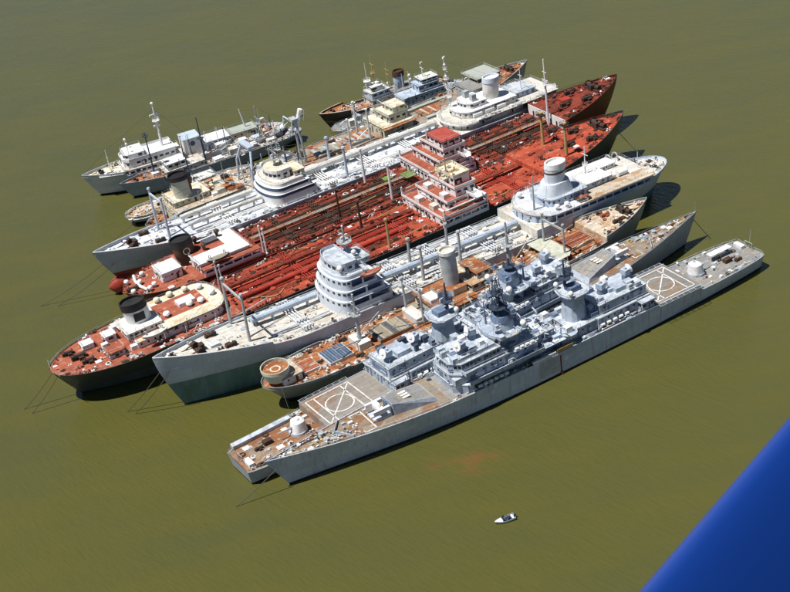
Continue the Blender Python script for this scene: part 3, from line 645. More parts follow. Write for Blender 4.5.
    s.P('platform_railing', MB().rail([(x, y, 19.1) for x, y in outl(96, 105., -4.2, 4.2, rf=2.4, rb=2.4, n=4)], 1.1, 2.2, .07, True), 'haze', am)
    s.P('stack_cap', MB().box(98.9, 102.6, -1.6, 1.6, 19.1, 20.6), 'haze_dark', am, True)
    s.mast(99, 1.2, 20.5, 29, .5, 'mast_dark', yards=[(26, 3)], plats=[(23, 1.8)], ants=[(24.2, 4.6, -.5, 'dish')], antmat='haze')
    for sg in (1, -1): s.P('radome', MB().cyl((97.5, sg*3.4, 19.1), (97.5, sg*3.4, 20), .4, None, 8).ball((97.5, sg*3.4, 20.5), .8, .8, .85, 10, 6), 'white', am, True)
    s.house('hangar', outl(106, 123, -4.9, 4.9), 10.3, 13.4, 'haze', 'haze_roof', 'port', wstep=3.4)
    director(s, 110.5, 0, 13.6, .3); s.box('ventilation_house', 113.5, 118, -3.2, 2.4, 13.6, 14.9, 'haze'); director(s, 120.6, 1.2, 13.6, .1)
    s.box('hangar_door', 123.0, 123.12, -3.6, 3.6, 7.3, 12.4, 'haze_dark')
    for sg in (1, -1):                                          # pipe-frame replenishment rails along the deckhouse
        s.P('pipe_frame', MB().tube([(103.5, sg*7.3, 7.1), (103.5, sg*7.3, 11.2), (117.5, sg*7.3, 11.2), (117.5, sg*7.3, 7.1)], .24, 6).tube([(110.5, sg*7.3, 11.2), (110.5, sg*7.3, 7.1)], .2, 6), 'haze', None, True)
        h2 = s.house('deck_office', outl(119, 123.4, sg*6.6-1.3, sg*6.6+1.3), 7.1, 9.7, 'haze', 'haze_roof', 'rect', wstep=1.3)
        for i in range(5): s.P('life_raft_canister', MB().cyl((105+i*2.2, sg*6.5, 8.0), (106.2+i*2.2, sg*6.5, 8.0), .4, None, 8), 'white', None, True)
    # helicopter pad
    z = 7.09; q = aft
    x0, x1 = 125.6+q, 139.6+q
    s.lines('pad_marking', [((x0, -7), (x0, 7)), ((x1, -7), (x1, 7)), ((x0, 7), (x1, 7)), ((x0, -7), (x1, -7)), ((x0+2.6, -7), (x0+2.6, 7)), ((x1-2.6, -7), (x1-2.6, 7)), ((x1-.2, 6.4), (x0+.4, -6.4))], .38, z+.035)
    s.ring('pad_marking', 132.6+q, 0, z+.06, 4.0, .42)
    for sg in (1, -1):
        fr = MB()
        for i in range(8):
            x = 124.6+q+i*2.25; fr.box(x, x+.12, sg*8.2, sg*9.5, 7.0, 7.1)
        fr.tube([(124.5+q, sg*9.5, 7.05), (140.6+q, sg*9.5, 7.05)], .09, 4).tube([(124.5+q, sg*8.9, 7.05), (140.6+q, sg*8.9, 7.05)], .06, 4)
        s.P('safety_net', fr, 'steel')
    # after gun and quarterdeck
    gx, zq = 146.5+q, 4.9
    g = s.P('gun_mount', MB().prism(outl(gx-2.5, gx+2.2, -2.3, 2.3, rf=1.2, rb=1.6), zq+.7, zq+3.5, outl(gx-2.1, gx+1.5, -1.9, 1.9, rf=1.2, rb=1.2)), 'white', None, True)
    s.P('gun_ring', MB().cyl((gx, 0, zq), (gx, 0, zq+.72), 2.7, 2.6, 20), 'haze', g, True)
    s.P('gun_roof', MB().prism(outl(gx-2.1, gx+1.5, -1.9, 1.9, rf=1.2, rb=1.2), zq+3.5, zq+3.95, outl(gx-1.5, gx+.8, -1.3, 1.3, rf=.8, rb=.8)), 'white', g, True)
    s.P('gun_barrel', MB().cyl((gx+1.5, 0, zq+2.1), (gx+6.2, 0, zq+2.5), .2, .14, 8).cyl((gx+1.4, 0, zq+2.1), (gx+2.8, 0, zq+2.2), .45, .38, 8), 'haze', g, True)
    s.P('gun_hatch', MB().ball((gx-.3, .5, zq+3.95), .5, .5, .45, 8, 4, 0), 'haze', g, True)
    s.ex.append((gx-3, gx+3, -3, 3))
    m = MB().box(154, 162.5, 1.6, 3.8, zq+1.9, zq+2.1)
    for x in (154.2, 158.2, 162.3):
        for y in (1.8, 3.6): m.cyl((x, y, zq-.1), (x, y, zq+1.9), .09, None, 5)
    if not inner: s.P('awning_frame', m, 'white')
    else: s.box('awning_locker', 150, L-2.0, -7.4, -5.6, zq, zq+1.0, 'haze_roof')
    s.box('winch_house', 156.5+q*.5, 159+q*.5, -2.2, -.6, zq-.1, zq+1.2, 'brownfun'); s.winch(160.5+q*.5, -.9 if inner else -3, zq-.1, .7)
    s.box('stern_locker', L-3, L-1.4, 1, 4.5, zq-.1, zq+.9, 'white')
    s.P('flagstaff', MB().cyl((L-.8, 0, zq-.2), (L-.1, 0, zq+6.2), .08, .05, 5), 'steel')
    s.P('stern_frame', MB().tube([(L-1.3, -1.5, zq-.2), (L-1.0, -1.5, zq+2.2), (L-1.0, 1.5, zq+2.2), (L-1.3, 1.5, zq-.2)], .1, 5), 'steel')
    s.scatter(44, 141.8+q, L-1.5, (('white', 4), ('steel', 4), ('dark', 2)), .8)
    s.scatter(90, 53.5, 123, (('white', 3), ('haze', 5), ('haze_dark', 4), ('dark', 2)), .5)
    for (x0, x1, y0, y1, zz) in ((72, 91, -6.8, 6.8, 10.4), (83, 90, -4.2, 4.2, 13.2), (97, 122, -5.2, 5.2, 10.3), (56, 71, -4.8, 4.8, 16.2), (106.5, 122.5, -4.5, 4.5, 13.6), (71, 81, -5.5, 5.5, 17.9), (71.5, 83, -6, 6, 13.4)):
        s.scatter(30, x0, x1, (('white', 4), ('haze', 4), ('haze_dark', 4), ('mast_dark', 2)), .5, zz, y0, y1, 1.0, x1-x0 < 16)
    er = random.Random(11 if inner else 5)
    for (x0, x1, y0, y1, zz, k) in ((83, 97, -6.6, 6.6, 7.2, 9), (84, 90, -6.5, 6.5, 10.4, 5), (103.5, 106, -5, 5, 10.3, 3), (107, 122, -4.2, 4.2, 13.6, 7), (57, 70, -5, 5, 16.2, 5), (71.5, 82, -5.6, 5.6, 13.4, 8), (56, 60, -7, 7, 10.4, 3), (96, 105, -5.2, 5.2, 10.3, 4)):
        for _ in range(k*2):
            xx, yy = er.uniform(x0, x1), er.uniform(y0, y1); a_, b_, c_h = er.uniform(.5, 1.5), er.uniform(.4, 1.1), er.uniform(.8, 2.2)
            if any(p-.2 < xx < q_+.2 and r_0-.2 < yy < r_1+.2 for p, q_, r_0, r_1 in ((72, 80.5, -3.9, 3.9), (96.5, 104, -3.7, 3.7), (109, 112, -1.5, 1.5), (119, 122, -.4, 2.8), (59.2, 62.4, -3.8, -.6), (65.4, 68.6, 0, 3.2), (113.5, 118, -3.2, 2.4))): continue
            mt = er.choice(('haze', 'haze_roof', 'white', 'haze_dark', 'haze_dark', 'bluegrey', 'mast_dark'))
            s.P('equipment_locker', MB().box(xx-a_, xx+a_, yy-b_, yy+b_, zz, zz+c_h), mt)
    for x_, y_, h_ in ((57.5, 4.6, 4), (58, -4.8, 3.4), (70, -4.9, 5), (84, 4.4, 5.5), (89.5, -4.2, 4.5), (106.5, -4.4, 4.6), (122, 4.3, 3.6)):
        s.P('whip_antenna', MB().cyl((x_, y_, 10.4 if x_ > 71 else 16.2), (x_, y_, (10.4 if x_ > 71 else 16.2)+h_+2), .07, .04, 4), 'white')
    for sg in (1, -1):
        s.P('gallery', MB().box(84, 91.5, sg*6.4-1.6, sg*6.4+1.6, 10.21, 10.42), 'haze_roof'); s.P('stair', MB().add([(92, sg*5.5-.4, 10.3), (92, sg*5.5+.4, 10.3), (95.4, sg*5.5+.4, 7.1), (95.4, sg*5.5-.4, 7.1)], [(0, 1, 2, 3)]), 'haze_dark')
    if not inner: s.stays([((75.5, 0, 31), (58, 3, 18)), ((75.5, 0, 31), (58, -3, 18)), ((75.5, 0, 31), (99, 0, 27)), ((99, 0, 27), (122, 0, 14)), ((75.5, 3, 30), (92, 6, 8)), ((75.5, -3, 30), (92, -6, 8))])

W1 = Ship('cruiser', 'grey guided missile cruiser with open water along its whole side, outermost ship of the raft', 'warship', (-40.05, 271.95), 26.63, 'laid-up cruisers')
cruiser(W1, 168.8, 'wood', 'greydeck', 'pad', 0, False)
W1.box('shell_patch', 81.5, 88.0, -8.50, -8.36, 1.6, 6.9, 'steel')
W1.P('rust_scupper', MB().box(88.55, 88.9, -8.53, -8.38, .3, 6.4).cyl((88.7, -8.5, .1), (88.7, -8.5, 1.0), .5, .35, 8), paint('rust_red', (.17, .03, .02), rust=0, streak=0))
W2 = Ship('cruiser', 'grey guided missile cruiser tied between the outermost cruiser and the rust-decked cargo ship', 'warship', (99.2, 365.9), 29.94+180, 'laid-up cruisers')
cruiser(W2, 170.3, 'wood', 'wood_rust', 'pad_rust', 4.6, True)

# ------------------------------------------------------------------ red-decked tankers (three-island type)
def tier(s, name, x0, x1, y0, y1, z0, z1, wall, roof, over=.5, win='rect', bulw=None, rf=0, cf=0, parent=None):
    h = s.house(name, outl(x0, x1, y0, y1, rf=rf, cf=cf), z0, z1, wall, roof, win, rail=bulw is None, over=over, parent=parent)
    if bulw:
        o = grow(outl(x0, x1, y0, y1, rf=rf, cf=cf), over); m = MB()
        for a, b in zip(o, o[1:]+o[:1]):
            d = Vector((b[0]-a[0], b[1]-a[1], 0)).normalized(); q = Vector((d.y, -d.x, 0))*.12
            p = [Vector((a[0], a[1], 0)), Vector((b[0], b[1], 0))]
            vs = [p[0], p[1], p[1]-q, p[0]-q]
            m.add([(v.x, v.y, z1+.2) for v in vs]+[(v.x, v.y, z1+1.15) for v in vs], [(0, 1, 5, 4), (1, 2, 6, 5), (2, 3, 7, 6), (3, 0, 4, 7), (4, 5, 6, 7)])
        s.P('bulwark', m, bulw, h if parent is None else parent)
    return h
def open_gallery(s, x0, x1, y, side, z0, z1, wall, n=7):
    """walkway under an overhanging deck: outer plating with a row of openings"""
    m = MB().box(x0, x1, y-.08, y+.08, z0, z0+(z1-z0)*.46).box(x0, x1, y-.08, y+.08, z1-(z1-z0)*.16, z1)
    w_ = (x1-x0)/n
    for i in range(n+1): x = min(max(x0+i*w_, x0+.25), x1-.25); m.box(x-.25, x+.25, y-.075, y+.075, z0+(z1-z0)*.46, z1-(z1-z0)*.16)
    s.P('gallery_plating', m, wall)
def tanker_deck(s, x0, x1, z, catmat, pipemat, ycat=0., big=None):
    m = MB().box(x0, x1, ycat-.9, ycat+.9, z+2.2, z+2.35); m.rail([(x0, ycat-.85, z+2.35), (x1, ycat-.85, z+2.35)], 1.0, 3, .055); m.rail([(x0, ycat+.85, z+2.35), (x1, ycat+.85, z+2.35)], 1., 3, .055)
    nx = int((x1-x0)/6)
    for i in range(nx+1):
        for sg in (-1, 1): m.cyl((x0+(x1-x0)*i/nx, ycat+sg*.8, z), (x0+(x1-x0)*i/nx, ycat+sg*.8, z+2.2), .12, None, 5)
    s.P('catwalk', m, catmat); s.ex.append((x0, x1, ycat-1.2, ycat+1.2))
    for i, (dy, r) in enumerate(((-2.0, .3), (-2.9, .26), (1.8, .3), (2.6, .24), (3.3, .2))):
        pm = MB().cyl((x0+1+i, ycat+dy, z+.75), (x1-2-i, ycat+dy, z+.75), r, None, 8)
        for k in range(int((x1-x0)/9)): xx = x0+3+k*9; pm.box(xx-.2, xx+.2, ycat+dy-.35, ycat+dy+.35, z, z+.6); pm.cyl((xx+3, ycat+dy, z+.75), (xx+3.25, ycat+dy, z+.75), r*1.6, None, 8)
        s.P('cargo_pipe', pm, pipemat if i % 2 or pipemat != 'dark' else 'brownfun', None, True)
    for i, (dy, r) in enumerate(((-5.2, .2), (-6.0, .16), (5.6, .2), (7.4, .16), (8.0, .16), (-8.6, .18))):
        xa_, xb_ = x0+4+(i*7) % 11, x1-3-(i*5) % 13; pm = MB().cyl((xa_, dy, z+.45), (xb_, dy, z+.45), r, None, 6)
        for k in range(int((xb_-xa_)/7)): pm.box(xa_+3+k*7-.15, xa_+3+k*7+.15, dy-.3, dy+.3, z, z+.4)
        s.P('service_pipe', pm, ('dark', 'brownfun')[i % 2] if pipemat == 'dark' else ('redshade', 'redbrown', 'redpaint')[i % 3], None, True)
    if big: s.P('trunk_pipe', MB().cyl((big[0], big[2], z+.95), (big[1], big[2], z+.95), .85, None, 12), 'redpaint', None, True)
def tanker(s, L, B, p):
    zd = p['zd']; red = p['deck']; fc, pp, z = p['fc'], p['pp'], p['zm']
    s.hull(L, B, zd, p['hull'], [(0, fc, M[red]), (fc, pp, M[red]), (pp, L, M[p['poopdeck']])], bw=[(0, .9), (5, .7), (12, .25), (fc, .2), (L, .2)], rake=11, prake=1.5, srake=7, ued=.2, uew=.3, pd=.75, pw=.9, urd=.13, urw=.3, td=0, tw=0, flare=2.2)
    # forecastle
    zf = pl(zd, 11)
    s.windlass(11.5, 0, zf, 1.25); s.winch(19, -5, pl(zd, 19), 1.2); s.winch(18.5, 5, pl(zd, 18), 1.2); s.winch(26, 1.5, pl(zd, 26), 1.2)
    s.box('forecastle_hatch', 22, 26, -3.4, -.2, pl(zd, 24)-.1, pl(zd, 24)+.8, 'redpaint')
    s.scatter(90, 3, fc-2, (('white', 2), ('dark', 6), (red, 4), ('redbrown', 2)), 1.0)
    s.rails(6, fc-.5, p['rail'], r=.05)
    # main deck fittings between the islands
    tanker_deck(s, p['bx1']+.5, pp-1, z, p['cat'], p['pipe'], p['ycat'], p.get('big')); tanker_deck(s, fc+1, p['bx0']-.5, z, p['cat'], p['pipe'], p['ycat'])
    hb = B/2
    for k in range(int((pp-fc)/9)):                             # tank hatches on both sides, expansion trunks
        x = fc+6+k*9
        if p['bx0']-3 < x < p['bx1']+3: continue
        for sg in (-1, 1):
            y = sg*(hb*.52+rng.uniform(-.8, .8)); hm = MB().cyl((x, y, z), (x, y, z+.75), .85, None, 12); hm.cyl((x, y, z+.75), (x, y, z+.95), 1.0, .9, 12); hm.box(x-.1, x+.1, y-1, y+1, z+.95, z+1.05)
            s.P('tank_hatch', hm, red if rng.random() < .7 else 'dark', None, True); s.ex.append((x-1, x+1, y-1, y+1))
    for x in p['cross']:                                       # athwartships pipe manifolds with valves
        m = MB()
        for j in range(3):
            m.cyl((x+j*.9, -hb*.8, z+.9), (x+j*.9, hb*.8, z+.9), .22, None, 6)
            for y in (-hb*.8, -hb*.45, hb*.45, hb*.8): m.cyl((x+j*.9, y, z+.4), (x+j*.9, y, z+1.7), .16, None, 5); m.cyl((x+j*.9, y, z+1.7), (x+j*.9, y, z+1.8), .45, None, 8)
        s.P('manifold', m, 'dark' if p['dirty'] else p['pipe']); s.ex.append((x-1, x+3, -hb*.85, hb*.85))
    s.scatter(p['n'], fc+1, pp-1, (('white', 3), ('dark', 8), (red, 6), ('redbrown', 4), ('dirtywhite', 1)), .8)
    for sg in (1, -1): s.P('railing', MB().rail(s.edge(fc+1, pp-1, sg), 1.05, 2.6, .05), p['rail'])
    for (a, b) in p['swirl']:                                   # loose hose lying on deck
        s.P('cargo_hose', MB().tube([(a+i*1.3, b+2.2*sin(i*.55), z+.25) for i in range(11)], .17, 5), 'dark' if p['dirty'] else 'ochre', None, True)

# tanker with the black-topped white funnel
zm = 10.7
S5 = Ship('tanker', 'red-decked tanker with white funnel topped in black and cream roofs', 'tanker', (91.7, 433.2), 27.6+180, 'laid-up tankers')
L5, B5 = 220.8, 26.4
tanker(S5, L5, B5, dict(zd=[(0, 17.5), (8, 16.4), (20, 15.0), (43.9, 12.9), (44, zm+.9), (66, zm), (162.9, zm), (163, 11.4), (L5, 11.2)], hull=H['tanker'], deck='reddeck', poopdeck='redbrown', fc=44, pp=163, zm=zm, bx0=69, bx1=90, rail='redpaint', cat='redshade', pipe='redpaint', ycat=-3., cross=(54, 99, 136), n=420, dirty=False, swirl=[(56, 6), (120, -9), (146, 8)], big=(97, 160, 4.2)))
s = S5
# midship bridge
tier(s, 'bridge_house', 70, 88, -12.6, 12.5, zm, 13.4, 'white', 'redbrown', .2, 'rect', 'white')
open_gallery(s, 70.2, 88, 13.2, 1, zm-.1, 13.4, M['white'], 5)
s.box('gallery_roof', 69.9, 88.1, 12.72, 13.3, 13.42, 13.6, 'redbrown')
tier(s, 'bridge_house', 70.6, 83.5, -9.4, 9.4, 13.6, 16.5, 'white', 'redbrown', .4, 'rect', 'white')
tier(s, 'bridge_house', 71.0, 79, -7.6, 7.6, 16.7, 19.4, 'white', 'redbrown', .3, 'rect', 'white')
tier(s, 'wheelhouse', 71.4, 77.5, -5.2, 5.2, 19.6, 22.2, 'white', 'cream', .3, 'rect', 'cream')
for xx, yy, zz, mt in ((85.8, -5, 13.6, 'white'), (85.5, 3.5, 13.6, 'dirtywhite'), (81.4, -5.5, 16.7, 'white'), (81.6, 4.6, 16.7, 'white'), (78, 0, 19.6, 'cream')): s.box('deck_locker', xx-1.1, xx+1.1, yy-1.4, yy+1.4, zz, zz+1.5, mt)
s.P('bridge_wing', MB().box(72.2, 75, 7.2, 13.2, 16.55, 16.75).box(72.0, 72.2, 7.2, 13.2, 16.75, 17.9).box(74.9, 75.1, 7.2, 13.2, 16.75, 17.9), 'white')
s.P('bridge_wing', MB().box(72.2, 75, -13.2, -7.2, 16.55, 16.75).box(72.0, 72.2, -13.2, -7.2, 16.75, 17.9).box(74.9, 75.1, -13.2, -7.2, 16.75, 17.9), 'white')
for yy in (13.0, -13.0):
    for xx in (70.4, 87.6): s.P('stanchion', MB().box(xx-.25, xx+.25, yy-.2, yy+.2, 13.6, 16.6), 'white')
s.P('boat_deck_beam', MB().box(70.2, 71, 9.9, 13.2, 16.4, 16.7).box(87, 87.8, 9.9, 13.2, 16.4, 16.7).box(70.2, 87.8, 12.8, 13.2, 16.4, 16.7), 'white')
s.scatter(16, 73, 80, (('cream', 3), ('ochre', 3), ('white', 2)), .5, 22.4, -4.2, 4.2, 1., True)
s.scatter(18, 71, 87, (('white', 3), ('redbrown', 2), ('dark', 1)), .5, 13.6, -12, 12, 1., False)
s.mast(77, 0, 22.3, 29.5, .3, 'ochre', yards=[(26, 2.5)], ants=[(28.8, .6, 0, 'ball')])
s.stays([((77, 0, 28.5), (31.4, 6, 25)), ((77, 0, 28.5), (31.4, -7, 25)), ((77, 0, 28.5), (108, 10.6, 20.5)), ((77, 0, 28.5), (108, -7.2, 20.5)), ((108, 10.6, 20.5), (162, -1.2, 21.5)), ((31.4, 6, 25), (3, 0, 18))], .05)
lifeboat(s, 79, 11.2, 15.4, 7.6, 'rust-brown lifeboat beside the bridge of the tanker with the white funnel', 'orange', 'redbrown', 1)
for yy, bm in ((10.6, 'ochre'), (-7.2, 'ochre')):
    s.kingposts(108, (yy,), zm, 21, .5, 'brownfun' if yy < 0 else 'ochre', False, [(yy, 93, yy+2, 14.5, 'ochre')])
s.kingposts(31.4, (6.2, -7.0), pl(s.zd, 31), 26, .62, 'ochre', False, rig=False)
for yy in (6.2, -7.0): s.P('post_crown', MB().box(30.3, 32.5, yy-1.5, yy+1.5, 25.2, 25.6).rail([(30.4, yy-1.4, 25.6), (32.4, yy-1.4, 25.6), (32.4, yy+1.4, 25.6), (30.4, yy+1.4, 25.6)], 1, 2, .08, True), 'dark')
# poop
tier(s, 'poop_house', 164.5, 187, -9.6, 8.6, 11.4, 14.3, 'white', 'redbrown', .5, 'port', None, rf=5)
s.P('roof_edge', MB().prism(outl(163.9, 187.4, -10.2, 9.2, rf=5.4), 14.52, 14.66), 'cream')
s.P('roof_deck', MB().prism(outl(169.5, 187, -6.6, 4.0), 14.665, 14.70), 'redbrown')
s.box('skylight', 172.5, 178, -2.8, .8, 14.7, 15.9, 'white')
for xx, yy in ((168.5, -5.5), (171.5, 2.6), (172.5, -7.5), (177.5, -8.0), (182, -7.6), (175, 1.9), (166.8, .5), (183, 2.5)): s.vent(xx, yy, 14.66, .9, .95, 'cream' if yy < -7 else 'white')
s.funnel(190.5, -1.2, 15.5, 22.6, 3.9, 2.9, 'white', 'black', 2.6, 1.0, lip=.18)
s.box('funnel_panel', 189.3, 192.8, 1.58, 1.8, 16.6, 19.2, 'black')
tier(s, 'funnel_casing', 186.8, 196, -6.2, 5.6, 11.4, 13.4, 'white', 'redbrown', .3, 'port')
tier(s, 'upper_casing', 185.6, 197, -5.4, 4.8, 13.6, 15.4, 'white', 'dirtywhite', .2, 'port', None)
tier(s, 'crew_house', 186.5, 195.5, 5.8, 8.0, 11.4, 13.3, 'white', 'cream', .2, 'port', None)
tier(s, 'steering_house', 198.5, 202, -6, -2.2, 11.3, 13.4, 'white', 'white', .2, 'rect', None)
tier(s, 'steering_house', 205.5, 209, -6.4, -3.2, 11.3, 12.9, 'white', 'white', .2, None, None)
tier(s, 'deck_locker', 199.5, 204.5, 3.0, 7.4, 11.3, 13.2, 'dirtywhite', 'redbrown', .2, 'port')
s.winch(211, -.8, 11.3, 1.3); s.winch(209.5, 3.4, 11.3, 1.1); s.winch(213, -5.2, 11.3, 1.0)
s.scatter(36, 196, 219, (('white', 5), ('dark', 4), ('redbrown', 2)), .8)
s.scatter(50, 165, 200, (('white', 5), ('dirtywhite', 4), ('dark', 2), ('steel', 2)), .6); s.scatter(22, 187, 196, (('white', 4), ('cream', 2), ('dark', 1)), .5, 15.6, -5.0, 4.6); s.scatter(20, 166, 186, (('white', 3), ('cream', 3), ('redbrown', 2)), .5, 14.7, -8.6, 7.6)
for xx, yy in ((196.5, 6.8), (197.5, -8.2), (188, -8.4), (193, -9), (203, -.6)): s.box('deck_locker', xx-1, xx+1, yy-.8, yy+.8, 11.3, 12.7, 'white')
s.rails(164, 219.5, 'steel'); s.P('railing', MB().rail([(219.6, -5.5, 11.2), (220.3, -2, 11.2), (220.3, 2, 11.2), (219.6, 5.5, 11.2)], 1., 2, .05), 'steel')
for xx in (166, 171, 176, 181): s.P('stanchion', MB().cyl((xx, 11.5, 11.4), (xx, 11.5, 14.3), .12, None, 5), 'white')
lifeboat(s, 190, 9.6, 14.8, 8.2, 'cream lifeboat beside the white funnel of the red tanker', 'cream', 'dirtywhite', 1)
s.kingposts(162, (-1.2, -4.4), zm, 22, .34, 'steel', False, rig=False)

# tanker with the brown funnel
zm = 9.6
S6 = Ship('tanker', 'red-decked tanker with brown ringed funnel, white roofs and dark red bow', 'tanker', (96.55, 464.2), 27.4+180, 'laid-up tankers', 1.6)
L6, B6 = 205., 24.4
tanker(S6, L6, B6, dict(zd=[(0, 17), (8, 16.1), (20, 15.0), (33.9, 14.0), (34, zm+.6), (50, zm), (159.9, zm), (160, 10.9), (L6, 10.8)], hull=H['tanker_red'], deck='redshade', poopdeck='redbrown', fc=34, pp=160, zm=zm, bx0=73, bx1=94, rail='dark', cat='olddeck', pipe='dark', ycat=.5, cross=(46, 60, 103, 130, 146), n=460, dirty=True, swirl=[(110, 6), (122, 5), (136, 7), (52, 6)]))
s = S6
s.P('forecastle_bulkhead', MB().box(34.02, 34.25, -11.2, 11.2, zm+.5, 14.0), 'white')
for yy in (-8, -4.5, -1, 2.5, 6): s.box('bulkhead_door', 34.24, 34.34, yy-.45, yy+.45, zm+.7, zm+2.6, 'dark')
s.mast(35.5, 2.6, zm+.5, 36, .5, 'white', yards=[(28, 1.8), (31, 1.2)], plats=[(26, 1.0)])
for yy in (-5.5, 8): s.winch(38, yy, zm+.6, 1.1)
tier(s, 'bridge_house', 75, 92, -11.4, 11.2, zm, 12.9, 'white', 'redbrown', .2, 'rect', 'white')
open_gallery(s, 75, 92, 12.0, 1, zm-.1, 12.9, M['white'], 5)
tier(s, 'bridge_house', 75.2, 87.5, -9.0, 9.0, 13.1, 15.8, 'white', 'redbrown', .4, 'rect', 'white')
tier(s, 'bridge_house', 75.6, 84.5, -7.2, 7.2, 16.0, 18.5, 'white', 'redbrown', .3, 'rect', 'white')
tier(s, 'wheelhouse', 76.0, 83.5, -5.2, 5.2, 18.7, 21.2, 'white', 'redroof', .4, 'rect')
s.P('bridge_wing', MB().box(76.6, 79, 6.8, 12.2, 15.75, 15.95).box(76.4, 76.6, 6.8, 12.2, 15.95, 17.1).box(78.9, 79.1, 6.8, 12.2, 15.95, 17.1), 'white')
s.P('bridge_wing', MB().box(76.6, 79, -12.2, -6.8, 15.75, 15.95).box(76.4, 76.6, -12.2, -6.8, 15.95, 17.1).box(78.9, 79.1, -12.2, -6.8, 15.95, 17.1), 'white')
for yy in (11.9, -11.9):
    for xx in (76.9, 91.5): s.P('stanchion', MB().box(xx-.25, xx+.25, yy-.2, yy+.2, 12.8, 15.8), 'white')
s.scatter(14, 77, 91, (('white', 3), ('dark', 2)), .5, 13.1, -11, 11, 1., False)
s.P('awning_sheet', MB().box(94.5, 98.5, -1.5, 3.5, zm+2.6, zm+2.75), 'green'); s.P('awning_sheet', MB().box(100.5, 104, -5.5, -2.5, zm+1.6, zm+1.75), 'green')
s.mast(84, -4, 18.4, 25, .25, 'white')
for yy in (8.2, -10): s.kingposts(108, (yy,), zm, 22.5, .5, 'white', False, [(yy, 98, yy+1.5, 12.5, 'cream')] if yy > 0 else [])
s.kingposts(128, (6.5,), zm, 20, .42, 'brownfun', False, [(6.5, 114, 8, 13, 'ochre')])
tier(s, 'poop_house', 163.5, 181, -6.4, 8.6, 10.9, 14.4, 'white', 'white', .5, 'port', None)
open_gallery(s, 160.5, 181, 11.4, 1, 10.8, 13.2, M['white'], 6); s.box('gallery_roof', 160.4, 181.2, 8.6, 11.6, 13.22, 13.4, 'redbrown')
s.P('roof_deck', MB().prism(outl(169, 181, -6, 2.2), 14.62, 14.66), 'redbrown'); s.box('skylight', 169.5, 174.5, -4.6, -1.4, 14.66, 15.5, 'slate')
for xx, yy in ((175.8, 1.0), (176.2, -5.4), (168.5, -4.6)): s.P('cowl_ventilator', MB().cyl((xx, yy, 14.6), (xx, yy, 16.2), .5, .6, 10).ball((xx, yy, 16.6), .95, .95, .8, 10, 5), 'brownfun', None, True)
f = s.funnel(180.8, -2.6, 11.0, 20.2, 3.6, 2.7, 'brownfun', 'black', 2.0, 1.2)
mr = MB(); rr = []                                              # ring emblem standing proud on the funnel side
for i in range(21):
    t_ = 2*pi*i/20; px = 181.5+1.1*cos(t_); pz = 16.2+1.1*sin(t_); c = (px-181.5)/3.6; rr.append((px, -2.6+2.78*math.sqrt(max(0, 1-c*c)), pz))
mr.tube(rr, .16, 5); s.P('funnel_emblem', mr, 'cream', f)
tier(s, 'aft_house', 186, 193, -3.2, 4.6, 10.8, 14.0, 'white', 'white', .2, 'port', None)
s.P('breakwater', MB().tube([(199, -6, 11.8), (200, -2, 11.8), (200, 2, 11.8), (199, 6, 11.8)], .5, 6), 'white')
for xx, yy in ((196.5, -5), (196, 4.5), (198, 5.8), (199, -.5), (203, 4), (202.5, -3.5)): s.vent(xx, yy, 10.8, 1.2, .7, 'white')
s.winch(202, 1.2, 10.8, 1.1)
s.scatter(26, 183, 205, (('white', 4), ('redbrown', 3), ('dark', 2)), .8); s.rails(182, 205.3, 'brownfun')
lifeboat(s, 175, 10.4, 15.0, 8.0, 'dark brown lifeboat beside the white poop house of the brown-funnelled tanker', 'brownfun', 'tanslat', 1)
s.kingposts(158.5, (10.8, 8.2), zm, 19, .3, 'white', False, rig=False)

# ------------------------------------------------------------------ fleet oilers
def oiler_bridge(s, x0, x1, hb, z0, tiers, wall, bandmat, roof, pillars=(.55,), rf=5.0, inset=1.1, stripe=None):
    """curved solid nose; along the sides each deck is an open gallery between bulwark bands"""
    z = z0
    for i, (hs, hr) in enumerate(tiers):
        xa, xb = x0+i*.7, x1-i*2.0; h_ = hb-i*.45; nx = xa+(4.4 if not stripe else (xb-xa)*.55); top = z+hs+hr
        s.ex.append((xa, xb, -h_, h_))
        s.P('bridge_tier', MB().prism(outl(xa, nx, -h_, h_, rf=rf, n=14), z, top), wall, None, True)
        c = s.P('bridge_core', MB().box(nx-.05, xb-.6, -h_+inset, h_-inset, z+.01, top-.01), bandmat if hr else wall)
        s.P('bridge_deck', MB().box(nx-.05, xb, -h_, h_, top-.16, top), wall, c)
        for sg in (1, -1):
            s.P('gallery_bulwark', MB().box(nx-.06, xb, sg*(h_-.12)-.12, sg*(h_-.12)+.12, z, z+hs), wall, c)
            if hr:
                for q in list(pillars)+[.99]: xp = nx+(xb-nx)*q; s.P('gallery_pillar', MB().box(xp-.6, xp, sg*(h_-.16)-.155, sg*(h_-.16)+.155, z+hs, top-.16), wall, c)
        if hr:
            if stripe: s.P('painted_band', MB().prism(outl(xa-.04, nx-.02, -h_-.04, h_+.04, rf=rf, n=14), top-hr*.95, top-hr*.05), stripe, c, True)
            else:
                m = MB(); nw = 11
                for k in range(nw):
                    t_ = pi/2+pi*(k+.5)/nw; cx_w, cy_w = xa+rf+rf*cos(t_), h_*sin(t_); m.box(cx_w-.45, cx_w+.45, cy_w-.06, cy_w+.06, top-1.15, top-.45, rz=math.atan2(cos(t_)*h_, -sin(t_)*rf))
                s.P('window_row', m, M['glass'], c, stuff=True)
        z = top
    s.P('bridge_roof', MB().prism(outl(xa+.3, xb-.3, -h_+.3, h_-.3, rf=rf-.3, n=12), z+.003, z+.12), roof)
    s.P('roof_railing', MB().rail([(x, y, z+.12) for x, y in outl(xa+.4, xb-.4, -h_+.4, h_-.4, rf=rf-.4)], 1.05, 2.4, .05, True), 'white')
    return z+.12, xa, xb, h_
